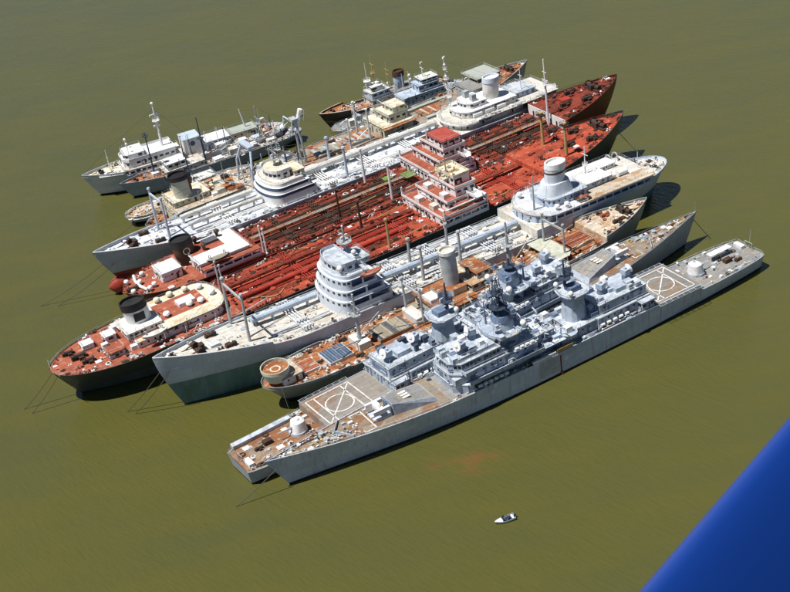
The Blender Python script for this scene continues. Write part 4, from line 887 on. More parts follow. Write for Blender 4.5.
def oiler(s, L, B, p):
    zm = p['zm']; zd = p['zd']
    s.hull(L, B, zd, p['hull'], [(0, p['fx'], M[p['fdeck']]), (p['fx'], p['ax'], M[p['deck']]), (p['ax'], L, M[p['adeck']])], bw=[(0, 1.3), (12, 1.1), (p['fx'], .5), (p['fx']+6, .15), (p['ax'], .2), (L-22, .2), (L-8, .9), (L, 1.0)], rake=p['rake'], prake=p['prake'], srake=8, ued=.24, uew=.36, pd=.85, pw=1.0, urd=.16, urw=.34, flare=2.0)
    s.P('bulwark_cap', MB().tube(s.edge(.3, 24, 1, .12, 2., None) and [(x, y, pl(zd, x)+pl([(0, 1.3), (12, 1.1), (p['fx'], .5)], x)+.05) for x, y, _ in s.edge(.2, 24, 1, .14, 1.6)], .16, 5), 'white'); s.P('bulwark_cap', MB().tube([(x, y, pl(zd, x)+pl([(0, 1.3), (12, 1.1), (p['fx'], .5)], x)+.05) for x, y, _ in s.edge(.2, 24, -1, .14, 1.6)], .16, 5), 'white')
    s.windlass(13.5, -.8, pl(zd, 13.5), 1.1); s.winch(19.5, 4.6, pl(zd, 19), 1.); s.winch(22, -4.2, pl(zd, 22), 1.)
    s.box('forecastle_hatch', 17, 20, -2.2, .6, pl(zd, 18)-.05, pl(zd, 18)+.8, p['light'])
    s.scatter(34, 2.5, p['fx']-2, (('white', 5), ('dark', 3), ('steel', 3), (p['fdeck'], 2)), 1.2)
    # kingposts with heavy crossbeam
    kx = p['kx']; ky = p['ky']; s.kingposts(kx, ky, pl(zd, kx), pl(zd, kx)+15.5, .48, p['post'], True, [(ky[0], kx+14, ky[0]-.5, pl(zd, kx)+4, p['post']), (ky[1], kx+13, ky[1]+.5, pl(zd, kx)+3.5, p['post'])])
    for xx in p['posts']: s.kingposts(xx, (-7.6, -.5) if p.get('near') else (-6.8, 5.6), zm, zm+11.5, .55, p['post'], False, [(-7.2, xx+9, -9, zm+2.5, p['post'])])
    # raised pipe gallery along the deck
    for (x0, x1, y, r) in p['tubes']:
        m = MB().cyl((x0, y, zm+2.6), (x1, y, zm+2.6), r, None, 10)
        for i in range(int((x1-x0)/6)+1):
            xx = x0+1+i*6; m.box(xx-.2, xx+.2, y-.7, y+.7, zm, zm+2.0)
            m.cyl((xx+2.5, y, zm+2.6), (xx+2.8, y, zm+2.6), r*1.12, None, 10)
        s.P('pipe_gallery', m, p['tubemat'], None, True); s.ex.append((x0, x1, y-1, y+1))
    for dy in p['pipes']:
        for (x0, x1) in ((p['fx']+2, p['bx0']-1), (p['bx1']+1, p['ax']-2)):
            s.P('cargo_pipe', MB().cyl((x0, dy, zm+.7), (x1, dy, zm+.7), .28, None, 6), p['light'], None, True)
    for x in p['cross']:
        m = MB()
        for j in range(4):
            m.cyl((x+j*1., -B*.4, zm+.9), (x+j*1., B*.4, zm+.9), .2, None, 6)
            for y in (-B*.4, -B*.2, B*.2, B*.4): m.cyl((x+j, y, zm+.3), (x+j, y, zm+1.8), .2, None, 5); m.cyl((x+j, y, zm+1.8), (x+j, y, zm+1.95), .5, None, 8)
        s.P('manifold', m, p['light'])
    for k in range(int((p['ax']-p['bx1'])/8)):
        x = p['bx1']+5+k*8
        for sg in (-1, 1):
            y = sg*(B*.27+rng.uniform(-1, 1)); hm = MB().cyl((x, y, zm), (x, y, zm+.8), .9, None, 12).cyl((x, y, zm+.8), (x, y, zm+1), 1.05, .9, 12)
            s.P('tank_hatch', hm, rng.choice((p['light'], 'dirtywhite', 'steel')), None, True); s.ex.append((x-1, x+1, y-1, y+1))
    s.scatter(p['n'], p['fx']+1, p['ax']-1, (('white', 6), ('dark', 4), ('steel', 5), (p['deck'], 5)), .9)
    for sg in (1, -1): s.P('railing', MB().rail(s.edge(p['fx']+4, p['ax']-1, sg), 1.05, 2.6, .05), 'steel')
    # winch platforms with white gear racks beside the rigs
    for (x, y) in p['racks']:
        m = MB()
        for i in range(5): m.box(x+i*1.1, x+i*1.1+.5, y-1.5, y+1.5, zm+.05, zm+.9, rz=.35)
        s.P('gear_rack', m, 'white'); s.ex.append((x, x+6, y-1.6, y+1.6))

# oiler with the blue-grey bridge
zm4 = 9.4
S4 = Ship('fleet_oiler', 'fleet oiler with pale grey bow, green bottom paint and rust-red lifeboat on its bridge', 'oiler', (-71.0, 316.2), 27.4, 'laid-up fleet oilers', 4.0, 5.4/190)
L4, B4 = 190.5, 21.6
oiler(S4, L4, B4, dict(zm=zm4, zd=[(0, 14.0), (10, 12.8), (25, 11.4), (33, 10.8), (33.1, zm4+.5), (44, zm4), (127.9, zm4), (128, 12.2), (L4-20, 12.2), (L4, 12.4)], hull=H['oiler'], fdeck='whitedeck', deck='whitedeck', adeck='whitedeck', fx=33, ax=128, rake=6.5, prake=1.4, light='whitedeck_b', kx=28, ky=(-4.8, 8.0), posts=(86.5, 100.5), post='steel', near=True,
      tubes=[(33, 55, 4.2, 1.0), (75, 127, -1.0, 1.1)], tubemat='bluegrey', pipes=(-4.2, -5.4, 7.4, 8.4), bx0=56, bx1=74, cross=(44, 80, 95, 112), n=300, racks=[(80, 5.5), (90, -8), (106, 6)]))
s = S4
zt, xa, xb, hh = oiler_bridge(s, 55.5, 74, 9.8, zm4, [(2.3, 1.9), (1.0, 2.0), (1.0, 2.4), (1.1, 0)], M['oilerwhite'], M['haze_dark'], M['haze_roof'], (.48,), 4.0, 1.5)  # core coloured dark to deepen the shade inside the gallery openings
tier(s, 'pilot_house', 58.5, 64.5, -6.2, 6.2, zt, zt+2.4, 'oilerwhite', 'haze_roof', .5, 'rect', 'oilerwhite', rf=2.5)
tier(s, 'signal_house', 66, 71, -4, 4, zt, zt+1.4, 'haze', 'haze_roof', .2, 'port')
s.P('radome', MB().cyl((59.6, -6.0, zt), (59.6, -6., zt+1.6), .35, None, 8).ball((59.6, -6.0, zt+2.3), .95, .95, .95, 10, 6), 'white', None, True)
s.box('chart_house', 64.6, 68, -3.6, 3.6, zt, zt+2.6, 'oilerwhite'); s.P('radome', MB().cyl((66.5, -2.8, zt+2.5), (66.5, -2.8, zt+3.3), .35, None, 8).ball((66.5, -2.8, zt+3.9), .85, .85, .85, 10, 6), 'white', None, True)
s.mast(66, 1.5, zt+2.6, zt+11, .5, 'steel', yards=[(zt+8, 3.5)], plats=[(zt+6, 2.4)], ants=[(zt+7.2, 3.2, .4, 'bar'), (zt+10.8, .7, 0, 'ball')])
s.scatter(16, 57, 68, (('white', 4), ('haze', 3)), .5, zt, -7, 7, .9)
lifeboat(s, 68.5, -9.4, zt-1.2, 7.6, 'rust-red lifeboat on the side of the blue-grey oiler bridge', 'orange', 'redbrown', -1)
s.stays([((66, 1.5, zt+10), (28, 8, 26)), ((66, 1.5, zt+10), (28, -4.8, 26)), ((66, 1.5, zt+9), (86.5, -.5, zm4+11)), ((66, 1.5, zt+9), (100.5, -.5, zm4+11)), ((100.5, -.5, zm4+11), (133, -3, 26)), ((133, -3, 26), (143, -1, 27)), ((28, -4.8, 26), (3, 0, 15)), ((28, 8, 26), (3, 0, 15))], .05)
# after island
s.mast(159, 3, 15, 27, .28, 'white', yards=[(24, 1.6)], plats=[(20, .9)]); s.mast(176.5, -3, 12.2, 21, .2, 'white')
tier(s, 'aft_house', 129, 178, -8.6, 8.6, 12.2, 14.9, 'bluegrey', 'whitedeck', .5, 'port', None, rf=6)
open_gallery(s, 136, 176, -10.6, -1, 12.1, 14.9, M['bluegrey'], 12)
s.box('gallery_roof', 148, 177.5, -10.7, -8.7, 14.92, 15.12, 'tandeck')
s.P('gallery_deck', MB().prism(outl(130, 149, -10.9, 10.9, rf=7), 14.9, 15.12), 'whitedeck_b'); s.P('railing', MB().rail([(x, y, 15.12) for x, y in outl(130.2, 149, -10.8, 10.8, rf=7)], 1, 2.4, .05, True), 'white')
tier(s, 'aft_deckhouse', 136, 152, -6.2, 6.2, 15.12, 17.6, 'bluegrey', 'haze_roof', .4, 'port', None, rf=3.5)
s.P('funnel_casing', MB().prism(outl(136.8, 149.5, -5.2, 3.2, rf=3.4, rb=3.4), 17.6, 21.6, outl(138.4, 148.0, -4.4, 2.4, rf=3.2, rb=3.2)), 'oilerwhite', None, True)
s.funnel(143.2, -1.0, 21.6, 28.0, 3.7, 2.7, 'oilerwhite', 'white', 1.8, .5, ringmat=M['brownfun'], lip=.15)
tier(s, 'deck_office', 153, 164, -4.2, 2.2, 15.1, 17.2, 'bluegrey', 'white', .3, 'port', None)
tier(s, 'deck_office', 152.5, 172, 3.4, 8.2, 15.1, 16.6, 'white', 'white', .3, 'port', None)
s.P('awning_deck', MB().box(151.5, 177.3, -10.6, -4.4, 15.14, 15.26), 'tandeck')
for i in range(4): s.P('boat_cover', MB().cyl((152.5+i*5, -3.2, 16.1), (156.3+i*5, -3.2, 16.1), .95, .95, 10), 'white', None, True)
s.box('winch_bed', 146.5, 151, -10.0, -6.6, 15.13, 15.9, 'dark'); s.winch(148.7, -8.4, 15.3, 1.0, 'redbrown')
for xx, yy in ((138, -8.6), (141.5, -9.2), (134.5, 7), (147, 8.8)): s.vent(xx, yy, 15.12, 1.4, .8, 'white')
for xx in (172.5, 175.5): s.P('hose_hoop', MB().tube([(xx, 9.2, 12.2)]+[(xx+.2*sin(t_), 7.6+1.6*cos(t_), 15.6+2.0*sin(t_)) for t_ in [i*pi/8 for i in range(9)]]+[(xx, 6.0, 14)], .28, 6), 'steel', None, True)
s.scatter(40, 178.5, L4-2, (('white', 5), ('dark', 4), ('steel', 3)), 1.0); s.scatter(30, 130, 176, (('white', 4), ('steel', 3)), .5, 15.12, -8.5, 8.5, 1.)
s.rails(177, L4-9, 'white'); s.mast(133, -3, 15.1, 27, .35, 'steel', yards=[(24, 2.)])

# oiler with the blue-striped white bridge
zm7 = 10.4
S7 = Ship('fleet_oiler', 'fleet oiler with red bulbous forefoot and blue-striped white bridge', 'oiler', (-96.8, 390.1), 27.5, 'laid-up fleet oilers', 3.0, 2.2/193)
L7, B7 = 193., 21.6
oiler(S7, L7, B7, dict(zm=zm7, zd=[(0, 13.6), (10, 12.7), (25, 11.6), (36, zm7), (139.9, zm7), (140, 11.6), (L7, 11.2)], hull=H['oiler_red'], fdeck='whitedeck_b', deck='whitedeck_b', adeck='whitedeck', fx=33, ax=140, rake=10, prake=1.3, light='white', kx=25.5, ky=(-5, 5.4), posts=(94.3,), post='bluegrey',
      tubes=[(34, 62, 5.2, .8), (34, 62, -2.0, .8), (82, 139, 4.0, 1.2)], tubemat='dirtywhite', pipes=(-4.2, -5.4, 7.6, 8.4), bx0=63, bx1=80, cross=(46, 86, 104, 122), n=260, racks=[(84, -6), (108, -7)]))
s = S7
bm = MB(); nb = 14                                             # bulbous forefoot breaking the surface
for j in range(9):
    u = j/8; xx = 2.0+u*14; r = 3.7*math.sqrt(max(0.0, 1-(1-min(1, u/.55))**2))*(1 if u < .55 else 1-.25*(u-.55)/.45)
    for i in range(nb): t_ = 2*pi*i/nb; bm.v.append((xx, r*.72*cos(t_), .2+max(r, .05)*1.0*sin(t_)))
for j in range(8):
    for i in range(nb): k = (i+1) % nb; bm.f.append((j*nb+i, j*nb+k, (j+1)*nb+k, (j+1)*nb+i))
s.P('bulbous_bow', bm, H['oiler_red'], None, True)
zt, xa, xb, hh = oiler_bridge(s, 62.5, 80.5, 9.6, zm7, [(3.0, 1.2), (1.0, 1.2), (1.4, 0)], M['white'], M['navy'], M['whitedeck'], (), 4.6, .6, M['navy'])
tier(s, 'pilot_house', 66, 73, -5.5, 5.5, zt, zt+2.4, 'white', 'cream', .5, 'rect', 'white', rf=3.5)
tier(s, 'deck_office', 74, 78, -7, 1, zt, zt+1.8, 'creamhouse', 'cream', .3, 'port', None)
s.mast(71, 1.5, zt+2.5, zt+11, .45, 'steel', yards=[(zt+8, 3)], plats=[(zt+5, 1.8)], ants=[(zt+6.2, 2.4, .4, 'bar')])
s.scatter(34, 64, 78.5, (('white', 4), ('ochre', 3), ('steel', 3)), .5, zt, -8.6, 8.6, 1.1)
s.stays([((71, 1.5, zt+10), (25.5, 5.4, 26)), ((71, 1.5, zt+10), (25.5, -5, 26)), ((71, 1.5, zt+9), (94.3, -6.8, zm7+11)), ((71, 1.5, zt+9), (94.3, 5.6, zm7+11)), ((94.3, 5.6, zm7+11), (150, 0, 20)), ((25.5, -5, 26), (3, 0, 14.5))], .05)
s.mast(147, 3.5, 16.9, 27, .3, 'white', yards=[(24, 1.6)], plats=[(21, 1.0)]); s.mast(176, -2, 16.4, 25, .22, 'white', yards=[(22, 1.2)])
tier(s, 'aft_house', 141.5, 188, -8.4, 8.4, 11.6, 14.2, 'dirtywhite', 'whitedeck', .6, 'port', None, rf=7)
s.P('gallery_deck', MB().prism(outl(140.6, 182, -10.3, 10.3, rf=8), 14.2, 14.45), 'whitedeck'); s.P('gallery_bulwark', MB().prism(outl(140.4, 150, -10.5, 10.5, rf=8), 13.6, 14.2), 'white')
s.P('railing', MB().rail([(x, y, 14.45) for x, y in outl(140.8, 182, -10.2, 10.2, rf=8)], 1.05, 2.4, .055, True), 'white')
tier(s, 'aft_deckhouse', 145.5, 170, -6.6, 6.6, 14.45, 16.9, 'dirtywhite', 'white', .4, 'port', None, rf=5)
tier(s, 'aft_deckhouse', 149, 158, -4.6, 4.6, 17.1, 19.0, 'white', 'white', .3, 'rect', None, rf=3)
s.funnel(163.0, -.4, 17.1, 25.2, 3.3, 2.7, 'dirtywhite', 'oilerwhite', 1.8, .6, lip=.22)
for i in range(3): s.P('boat_cover', MB().cyl((150+i*5.4, -6.6, 15.4), (154+i*5.4, -6.6, 15.4), .9, .9, 10), 'white', None, True)
for yy in (-2.4, 2.4): s.P('stack_vent', MB().box(152.5, 154.5, yy-1, yy+1, 19.2, 21.8), 'steel')
tier(s, 'deck_office', 171.5, 181, -4.4, 4.4, 14.45, 16.4, 'bluegrey', 'haze_roof', .3, 'port')
s.scatter(34, 147, 181, (('white', 5), ('steel', 4), ('dark', 1)), .5, 14.45, -9.6, 9.6, 1.1); s.scatter(36, 182, L7-2, (('white', 5), ('steel', 4), ('dark', 2)), .8); s.rails(182, L7-9, 'white')
for yy in (-3, 3): s.P('hose_hoop', MB().tube([(191, yy-1.2, 11.2), (191, yy-1.2, 13.2), (191.4, yy, 14), (191, yy+1.2, 13.2), (191, yy+1.2, 11.2)], .14, 6), 'white')

# ------------------------------------------------------------------ rust-decked cargo ship
S3 = Ship('cargo_ship', 'cargo ship with rusty orange deck and round gun platform over its stern', 'cargo ship', (85.8, 376.4), 27.95+180)
s = S3; L3, B3, z3 = 143.5, 17.6, 7.6
s.hull(L3, B3, [(0, 11.6), (8, 11.0), (23.9, 10.2), (24, z3+.6), (45, z3), (110, z3), (L3, z3+.6)], H['cargo'], [(0, 24, M['tandeck']), (24, 64, M['rustdeck']), (64, 90, M['olddeck']), (90, L3, M['rustdeck'])],
       bw=[(0, 1.0), (10, .7), (24, .9), (40, .9), (41, .25), (118, .25), (120, .9), (L3, .9)], rake=7, prake=1.3, srake=7, ued=.22, uew=.32, pd=.8, pw=.95, urd=.15, urw=.32, flare=1.9)
s.windlass(9.5, 0, 11.0, 1.); s.winch(15, 3, 10.6, .9); s.winch(15, -3, 10.6, .9, 'redbrown')
s.scatter(46, 2.5, 23, (('white', 5), ('dark', 4), ('tandeck', 4), ('redbrown', 2)), .9)
s.hatch(25.5, 36, -3.6, 3.6, z3+.5, 'tandeck', [M['redbrown'], M['rustdeck'], M['redshade']], 8, 1.2, 'y', .3)
s.kingposts(38.5, (-5.2, 5.2), z3, z3+12, .42, 'steel', True, [(5.2, 26, 5.5, z3+4, 'tandeck'), (-5.2, 27, -4.8, z3+4, 'tandeck'), (5.2, 49, 4.5, z3+5, 'steel')])
s.box('mast_house', 37, 41, -4.4, 4.4, z3, z3+2.3, 'creamhouse'); s.P('mast_house_deck', MB().prism(outl(36.4, 43.5, -7.6, 7.6, cf=2), z3+2.3, z3+2.5), 'creamhouse')
s.hatch(43.5, 54, -3.8, 3.8, z3, 'olddeck', [M['rustdeck'], M['tandeck'], M['rustdeck'], M['redbrown']], 7, 1.2, 'x', .3)
s.mast(57, 1.5, z3, 27, .75, 'steel', yards=[(23, 3.2)], plats=[(19, 1.8)]); s.box('mast_house', 55.2, 59.2, -3.5, 3.8, z3, z3+2.2, 'creamhouse')
for (ya, xe, ye) in ((2.5, 46, 4.4), (.5, 47, -3.2)): s.P('cargo_boom', MB().cyl((56.5, ya, z3+2.6), (xe, ye, z3+6), .24, .17, 6), 'tandeck', None, True)
for xx, yy in ((52, 6.3), (55, -6), (60.5, 6), (61, -5), (47, -6.6)): s.winch(xx, yy, z3, .8, 'dark' if yy < 0 else 'redbrown')
tier(s, 'midship_house', 65, 87, -6.6, 6.6, z3, 11.4, 'creamhouse', 'rustdeck', .7, 'port', None)
tier(s, 'bridge_house', 65.5, 74, -5.8, 5.8, 11.6, 14.0, 'creamhouse', 'tandeck', .5, 'rect')
tier(s, 'wheelhouse', 66.2, 71, -4.4, 4.4, 14.2, 16.2, 'dirtywhite', 'rustdeck', .4, 'rect')
s.box('boiler_casing', 74.5, 83, -3.6, 3.6, 11.6, 13.6, 'creamhouse'); s.P('casing_roof', MB().box(74.3, 83.2, -3.8, 3.8, 13.602, 13.75), 'rustdeck')
s.funnel(77, -.6, 13.6, 25.2, 2.5, 2.3, 'steel', 'dirtywhite', 1.0, .4, lip=.25)
for i in range(4): s.box('skylight_bank', 83.4+i*.9, 84.1+i*.9, -2.4, 2.4, 11.6, 12.8, 'white')
for xx, yy in ((72.5, 6.6), (80, 6.8), (84, 6.4), (75.5, -6.2), (86, -4)): s.vent(xx, yy, 11.6 if abs(yy) < 6.5 else z3, 1.8, .6, 'dirtywhite')
for xx in (70, 76.5, 82.5): s.P('boat_skid', MB().tube([(xx, 7.2, z3), (xx, 7.4, 13.2), (xx, 8.6, 13.6)], .18, 6), 'creamhouse')
s.P('gallery_deck', MB().box(64.6, 88, 6.9, 8.7, 11.2, 11.38), 'rustdeck')
s.kingposts(91.5, (-4.8, 4.8), z3, z3+12, .42, 'steel', True, [(4.8, 102, 5, z3+4, 'steel'), (-4.8, 101, -4, z3+4, 'tandeck')])
s.box('mast_house', 90, 93.5, -4, 4, z3, z3+2.3, 'dirtywhite')
s.hatch(95, 106.5, -3.6, 4.4, z3, 'olddeck', [M['slate'], M['tanslat'], M['tanslat'], M['tanslat'], M['tanslat'], M['slate']], 12, 1.2, 'x', .1)
s.mast(111, .4, z3, 25, .7, 'steel', yards=[(21, 3)], plats=[(18, 1.6)]); s.box('mast_house', 109, 113, -3.4, 3.4, z3, z3+2.2, 'dirtywhite')
for (ya, xe, ye) in ((1.4, 121, 4), (-.6, 101, -4.4)): s.P('cargo_boom', MB().cyl((111.4, ya, z3+2.4), (xe, ye, z3+4.8), .24, .17, 6), 'steel', None, True)
s.hatch(115.5, 123.5, -3.2, 4.2, z3, 'dirtywhite', [M['navy']], 9, 1.2, 'x', .16)
s.hatch(126, 131.5, -3.2, 3.0, z3+.3, 'dirtywhite', [M['rustdeck'], M['redbrown']], 4, .9, 'y', .3)
for xx, yy in ((107.5, 5.5), (113.8, -5.5), (114, 5.2), (124.8, 0)): s.winch(xx, yy, z3, .75, 'dark')
tier(s, 'steering_house', 132.5, 138.5, -4, 4, z3+.5, z3+2.9, 'dirtywhite', 'tandeck', .4, 'port')
g = s.cyl('gun_platform', 138.8, .4, 9.6, 12.6, 3.2, 'creamhouse', 4.2, 28)
m = MB(); nn = 28
for i in range(nn):
    t_ = 2*pi*i/nn; c, q = cos(t_), sin(t_); m.v += [(138.8+4.2*c, .4+4.2*q, 12.6), (138.8+4.2*c, .4+4.2*q, 13.6), (138.8+3.95*c, .4+3.95*q, 13.6), (138.8+3.95*c, .4+3.95*q, 12.66)]
    j = (i+1) % nn
    for k in range(3): m.f.append((4*i+k, 4*j+k, 4*j+k+1, 4*i+k+1))
s.P('platform_bulwark', m, 'creamhouse', g); s.P('platform_floor', MB().cyl((138.8, .4, 12.61), (138.8, .4, 12.68), 4.05, None, 28), 'rustdeck', g); s.ring('platform_ring', 138.8, .4, 12.70, 1.4, .4, 'cream', 24, g)
s.scatter(110, 25, 64, (('tandeck', 4), ('dark', 4), ('white', 2), ('rustdeck', 3)), .7); s.scatter(110, 88, 137, (('tandeck', 4), ('dark', 4), ('white', 3), ('dirtywhite', 3)), .7)
s.scatter(24, 66, 86, (('dirtywhite', 4), ('rustdeck', 3), ('dark', 2)), .5, 11.6, -6, 6.); s.rails(42, 117, 'steel')
s.stays([((57, 1.5, 26), (38.5, 5, 20)), ((57, 1.5, 26), (72, 0, 16)), ((111, .4, 24), (92, 4, 21)), ((111, .4, 24), (134, 0, 10))])

# ------------------------------------------------------------------ stores ship behind the striped oiler
S8 = Ship('stores_ship', 'long stores ship with tall rusty cream funnel aft and pale green platform near its bow', 'stores ship', (68.2, 503.0), 27.45+180, None, 3.0)
s = S8; L8, B8, z8 = 170.5, 20., 6.4
s.hull(L8, B8, [(0, 11.6), (10, 10.8), (25.9, 9.8), (26, z8+.8), (50, z8), (158, z8), (158.1, 4.2), (L8, 4.2)], H['stores'], [(0, 26, M['rustdeck']), (26, 128, M['olddeck']), (128, 158, M['tandeck']), (158, L8, M['rustdeck'])],
       bw=[(0, 1.0), (12, .7), (26, .25), (158, .25), (L8, .4)], rake=7, prake=1.3, srake=5, ued=.2, uew=.3, pd=.8, pw=.95, urd=.12, urw=.28, flare=1.9)
s.windlass(9, 0, 11, .9); s.scatter(40, 2, 25, (('white', 4), ('dark', 3), ('rustdeck', 3), ('tandeck', 3)), .8)
m = MB().box(15.5, 27, -8.4, 3.0, 13.2, 13.5)
for xx in (16.2, 21, 26.4):
    for yy in (-7.8, 2.4): m.cyl((xx, yy, 9.4), (xx, yy, 13.2), .22, None, 6)
s.P('landing_platform', m, 'palegreen'); s.P('platform_railing', MB().rail([(15.6, -8.3, 13.5), (26.9, -8.3, 13.5), (26.9, 2.9, 13.5), (15.6, 2.9, 13.5)], .9, 2.5, .06, True), 'steel')
tier(s, 'forward_house', 24, 33, -4, 7, z8+.8, 11.6, 'steel', 'greydeck', .3, 'port')
s.box('stores_trunk', 36, 54, 5.2, 7.2, z8, z8+1.5, 'palegreen'); s.box('stores_trunk', 36, 56, -6.5, -5, z8, z8+1.2, 'palegreen')
s.mast(41, 3, z8, 27, .5, 'dirtywhite', yards=[(22, 1.5)], plats=[(18.5, 1.2), (22.5, .9)], ants=[(19.2, 1.2, 0, 'ball'), (24, 1.1, 0, 'ball'), (27, 1.6, .5, 'bar')])
s.hatch(44, 53, -3.6, 3.8, z8, 'olddeck', [M['rustdeck'], M['redbrown'], M['tandeck']], 7, 1., 'x', .3)
tier(s, 'midship_house', 60, 74, -7.4, 7.4, z8, 10.4, 'creamhouse', 'cream', .4, 'port', None, cf=1.5)
tier(s, 'bridge_house', 60.6, 70, -5.6, 5.6, 10.6, 13.2, 'creamhouse', 'cream', .4, 'rect', 'creamhouse', cf=1.5)
tier(s, 'wheelhouse', 61.4, 67, -3.8, 3.8, 13.4, 15.4, 'creamhouse', 'cream', .3, 'rect')
s.scatter(22, 60.5, 73, (('cream', 3), ('rustdeck', 2), ('white', 3)), .5, 10.6, -7, 7); s.P('gallery_deck', MB().box(60, 75, 7.5, 9.4, 10.1, 10.3), 'rustdeck')
s.kingposts(79, (-5, 5), z8, z8+13, .45, 'dirtywhite', False, [(5, 90, 6, z8+4, 'steel')]); s.kingposts(88, (5.6,), z8, z8+12, .4, 'dirtywhite', False, [(5.6, 77, 4, z8+6, 'white')])
s.hatch(76.5, 86.5, -3.8, 3.8, z8, 'steel', [M['rustdeck'], M['steel'], M['rustdeck'], M['tandeck']], 7, 1., 'x', .3)
for xx, yy in ((90, -6), (92.5, 6), (96, 5), (104, -5.5)): s.winch(xx, yy, z8, .8)
s.hatch(91.5, 101, -3.8, 3.8, z8, 'olddeck', [M['palegreen'], M['olddeck'], M['steel']], 6, 1., 'x', .25)
# heavy-lift rigs
def rig(s, x, ys, z0, h, mat, lean=-3.2):
    for y in ys: s.P('rig_leg', MB().tube([(x, y, z0), (x+lean*.2, y, z0+h*.55), (x+lean, y*.55, z0+h)], .46, 8), mat, None, True)
    s.P('rig_head', MB().box(x+lean-1.2, x+lean+1.2, min(ys)*.6-.6, max(ys)*.6+.6, z0+h-.3, z0+h+.5), mat)
    for y in ys: s.P('cargo_boom', MB().cyl((x+.6, y, z0+2), (x+12, y*.8, z0+h*.55), .26, .2, 6), mat, None, True)
rig(s, 131, (-4.4, 8.2), z8, 15, 'bluegrey')
rig(s, 106, (-1.4, 2.4), z8, 17.5, 'steel', 1.2); s.P('crane_head', MB().cyl((106.8, .5, z8+13), (104.2, 1.6, z8+21), .7, .95, 8), 'white', None, True); s.P('crane_fittings', MB().box(103.2, 105.4, -.6, 2.2, z8+18, z8+18.3).cyl((104.4, 3.4, z8+17), (104.0, 4.6, z8+21.5), .15, None, 5), 'steel')
for xx, yy in ((112, 5.5), (114.5, -2), (118, 3.5), (121, -5), (124, 6), (109.5, -6.5), (126.5, 1.5)):
    s.box('deck_house', xx-1.6, xx+1.6, yy-1.3, yy+1.3, z8, z8+rng.uniform(1.6, 2.8), rng.choice(('white', 'steel', 'bluegrey', 'dirtywhite')))
s.mast(116, 1, z8, 22, .4, 'steel', yards=[(18, 2.6)], plats=[(15, 1.4)])
er = random.Random(3)
for k in range(9):
    xx, yy = er.uniform(108, 131), er.uniform(-7, 7.5); h_ = er.uniform(6, 14)
    s.P('derrick_post', MB().cyl((xx, yy, z8), (xx+er.uniform(-.4, .4), yy, z8+h_), .26, .18, 6), er.choice(('steel', 'dirtywhite', 'mast_dark', 'bluegrey')), None, True)
    s.P('cargo_boom', MB().cyl((xx+.2, yy, z8+1.5), (xx+er.choice((-1, 1))*er.uniform(5, 9), yy+er.uniform(-3, 3), z8+h_*er.uniform(.4, .9)), .17, .12, 5), er.choice(('steel', 'white', 'tandeck')), None, True)
s.stays([((106, 0, z8+17), (131, 4, z8+14)), ((106, 2, z8+17), (88, 5, z8+11)), ((131, 4, z8+14), (155, 2, 19)), ((79, 0, z8+12), (64, 0, 15.5)), ((41, 3, 26), (62, 0, 15)), ((41, 3, 26), (20, 0, 13))])
tier(s, 'aft_house', 134.5, 162, -7.6, 9.3, 4.2, 9.4, 'creamhouse', 'tandeck', .3, 'port', None)
s.P('boat_deck_gallery', MB().box(133, 164, 9.4, 10.2, 6.4, 6.6), 'steel')
tier(s, 'funnel_casing', 147, 161, -4.8, 5.4, 9.6, 11.6, 'creamhouse', 'cream', .3, 'port', None)
s.funnel(155.5, 2.2, 11.6, 20.5, 3.3, 2.8, 'creamhouse', 'black', 1.7, .8, lip=.5)
s.P('rust_plate', MB().box(152.6, 153.2, 1.2, 4.2, 13, 18.4), 'rustdeck')
s.scatter(110, 135, 161, (('tandeck', 4), ('cream', 4), ('rustdeck', 4), ('dark', 3), ('white', 3)), .5, 9.6, -7, 8.6, 1.2)
er = random.Random(21)
for k in range(16):
    xx, yy = er.uniform(136, 146.5), er.uniform(-6.6, 8.2); a_, b_ = er.uniform(.5, 1.6), er.uniform(.4, 1.2)
    s.P('deck_locker', MB().box(xx-a_, xx+a_, yy-b_, yy+b_, 9.6, 9.6+er.uniform(.4, 1.8)), er.choice(('rustdeck', 'cream', 'tandeck', 'white', 'dark', 'creamhouse')))
for k in range(7):
    xx, yy = er.uniform(136, 160), er.uniform(-7, 8.4); s.P('derrick_post', MB().cyl((xx, yy, 9.6), (xx, yy, 9.6+er.uniform(3, 9)), .16, .1, 5), er.choice(('mast_dark', 'white', 'steel')), None, True)
for xx, yy in ((140, 5), (143, -4.2), (137.5, 1)): s.box('deck_locker', xx-1.5, xx+1.5, yy-.9, yy+.9, 9.6, 11, rng.choice(('rustdeck', 'cream', 'tandeck')))
s.scatter(26, 159, 171, (('rustdeck', 4), ('dark', 3), ('steel', 2)), .8); s.scatter(90, 28, 130, (('rustdeck', 4), ('dark', 4), ('white', 4), ('steel', 4), ('palegreen', 2)), .7, big=1.15)
s.scatter(60, 104, 131, (('white', 5), ('dark', 4), ('steel', 4), ('navy', 2)), .7, big=1.5); s.rails(28, 157, 'steel'); s.rails(159, 171.5, 'steel')

# ------------------------------------------------------------------ small auxiliaries at the far side of the raft
def aux_hull(s, L, B, zb, zm_, zs, mat, decks, fx, bw=1.0, urd=.16, rake=4.5):
    s.hull(L, B, [(0, zb), (fx*.5, zb-.5), (fx-.05, zb-.9), (fx, zm_+.3), (L*.5, zm_), (L, zs)], mat, decks, bw=[(0, bw), (fx, bw*.8), (fx+.1, .9), (L*.8, .5), (L, bw)], rake=rake, prake=1.2, srake=3, ued=.28, uew=.4, pd=.8, pw=.95, urd=urd, urw=.3, flare=1.8)
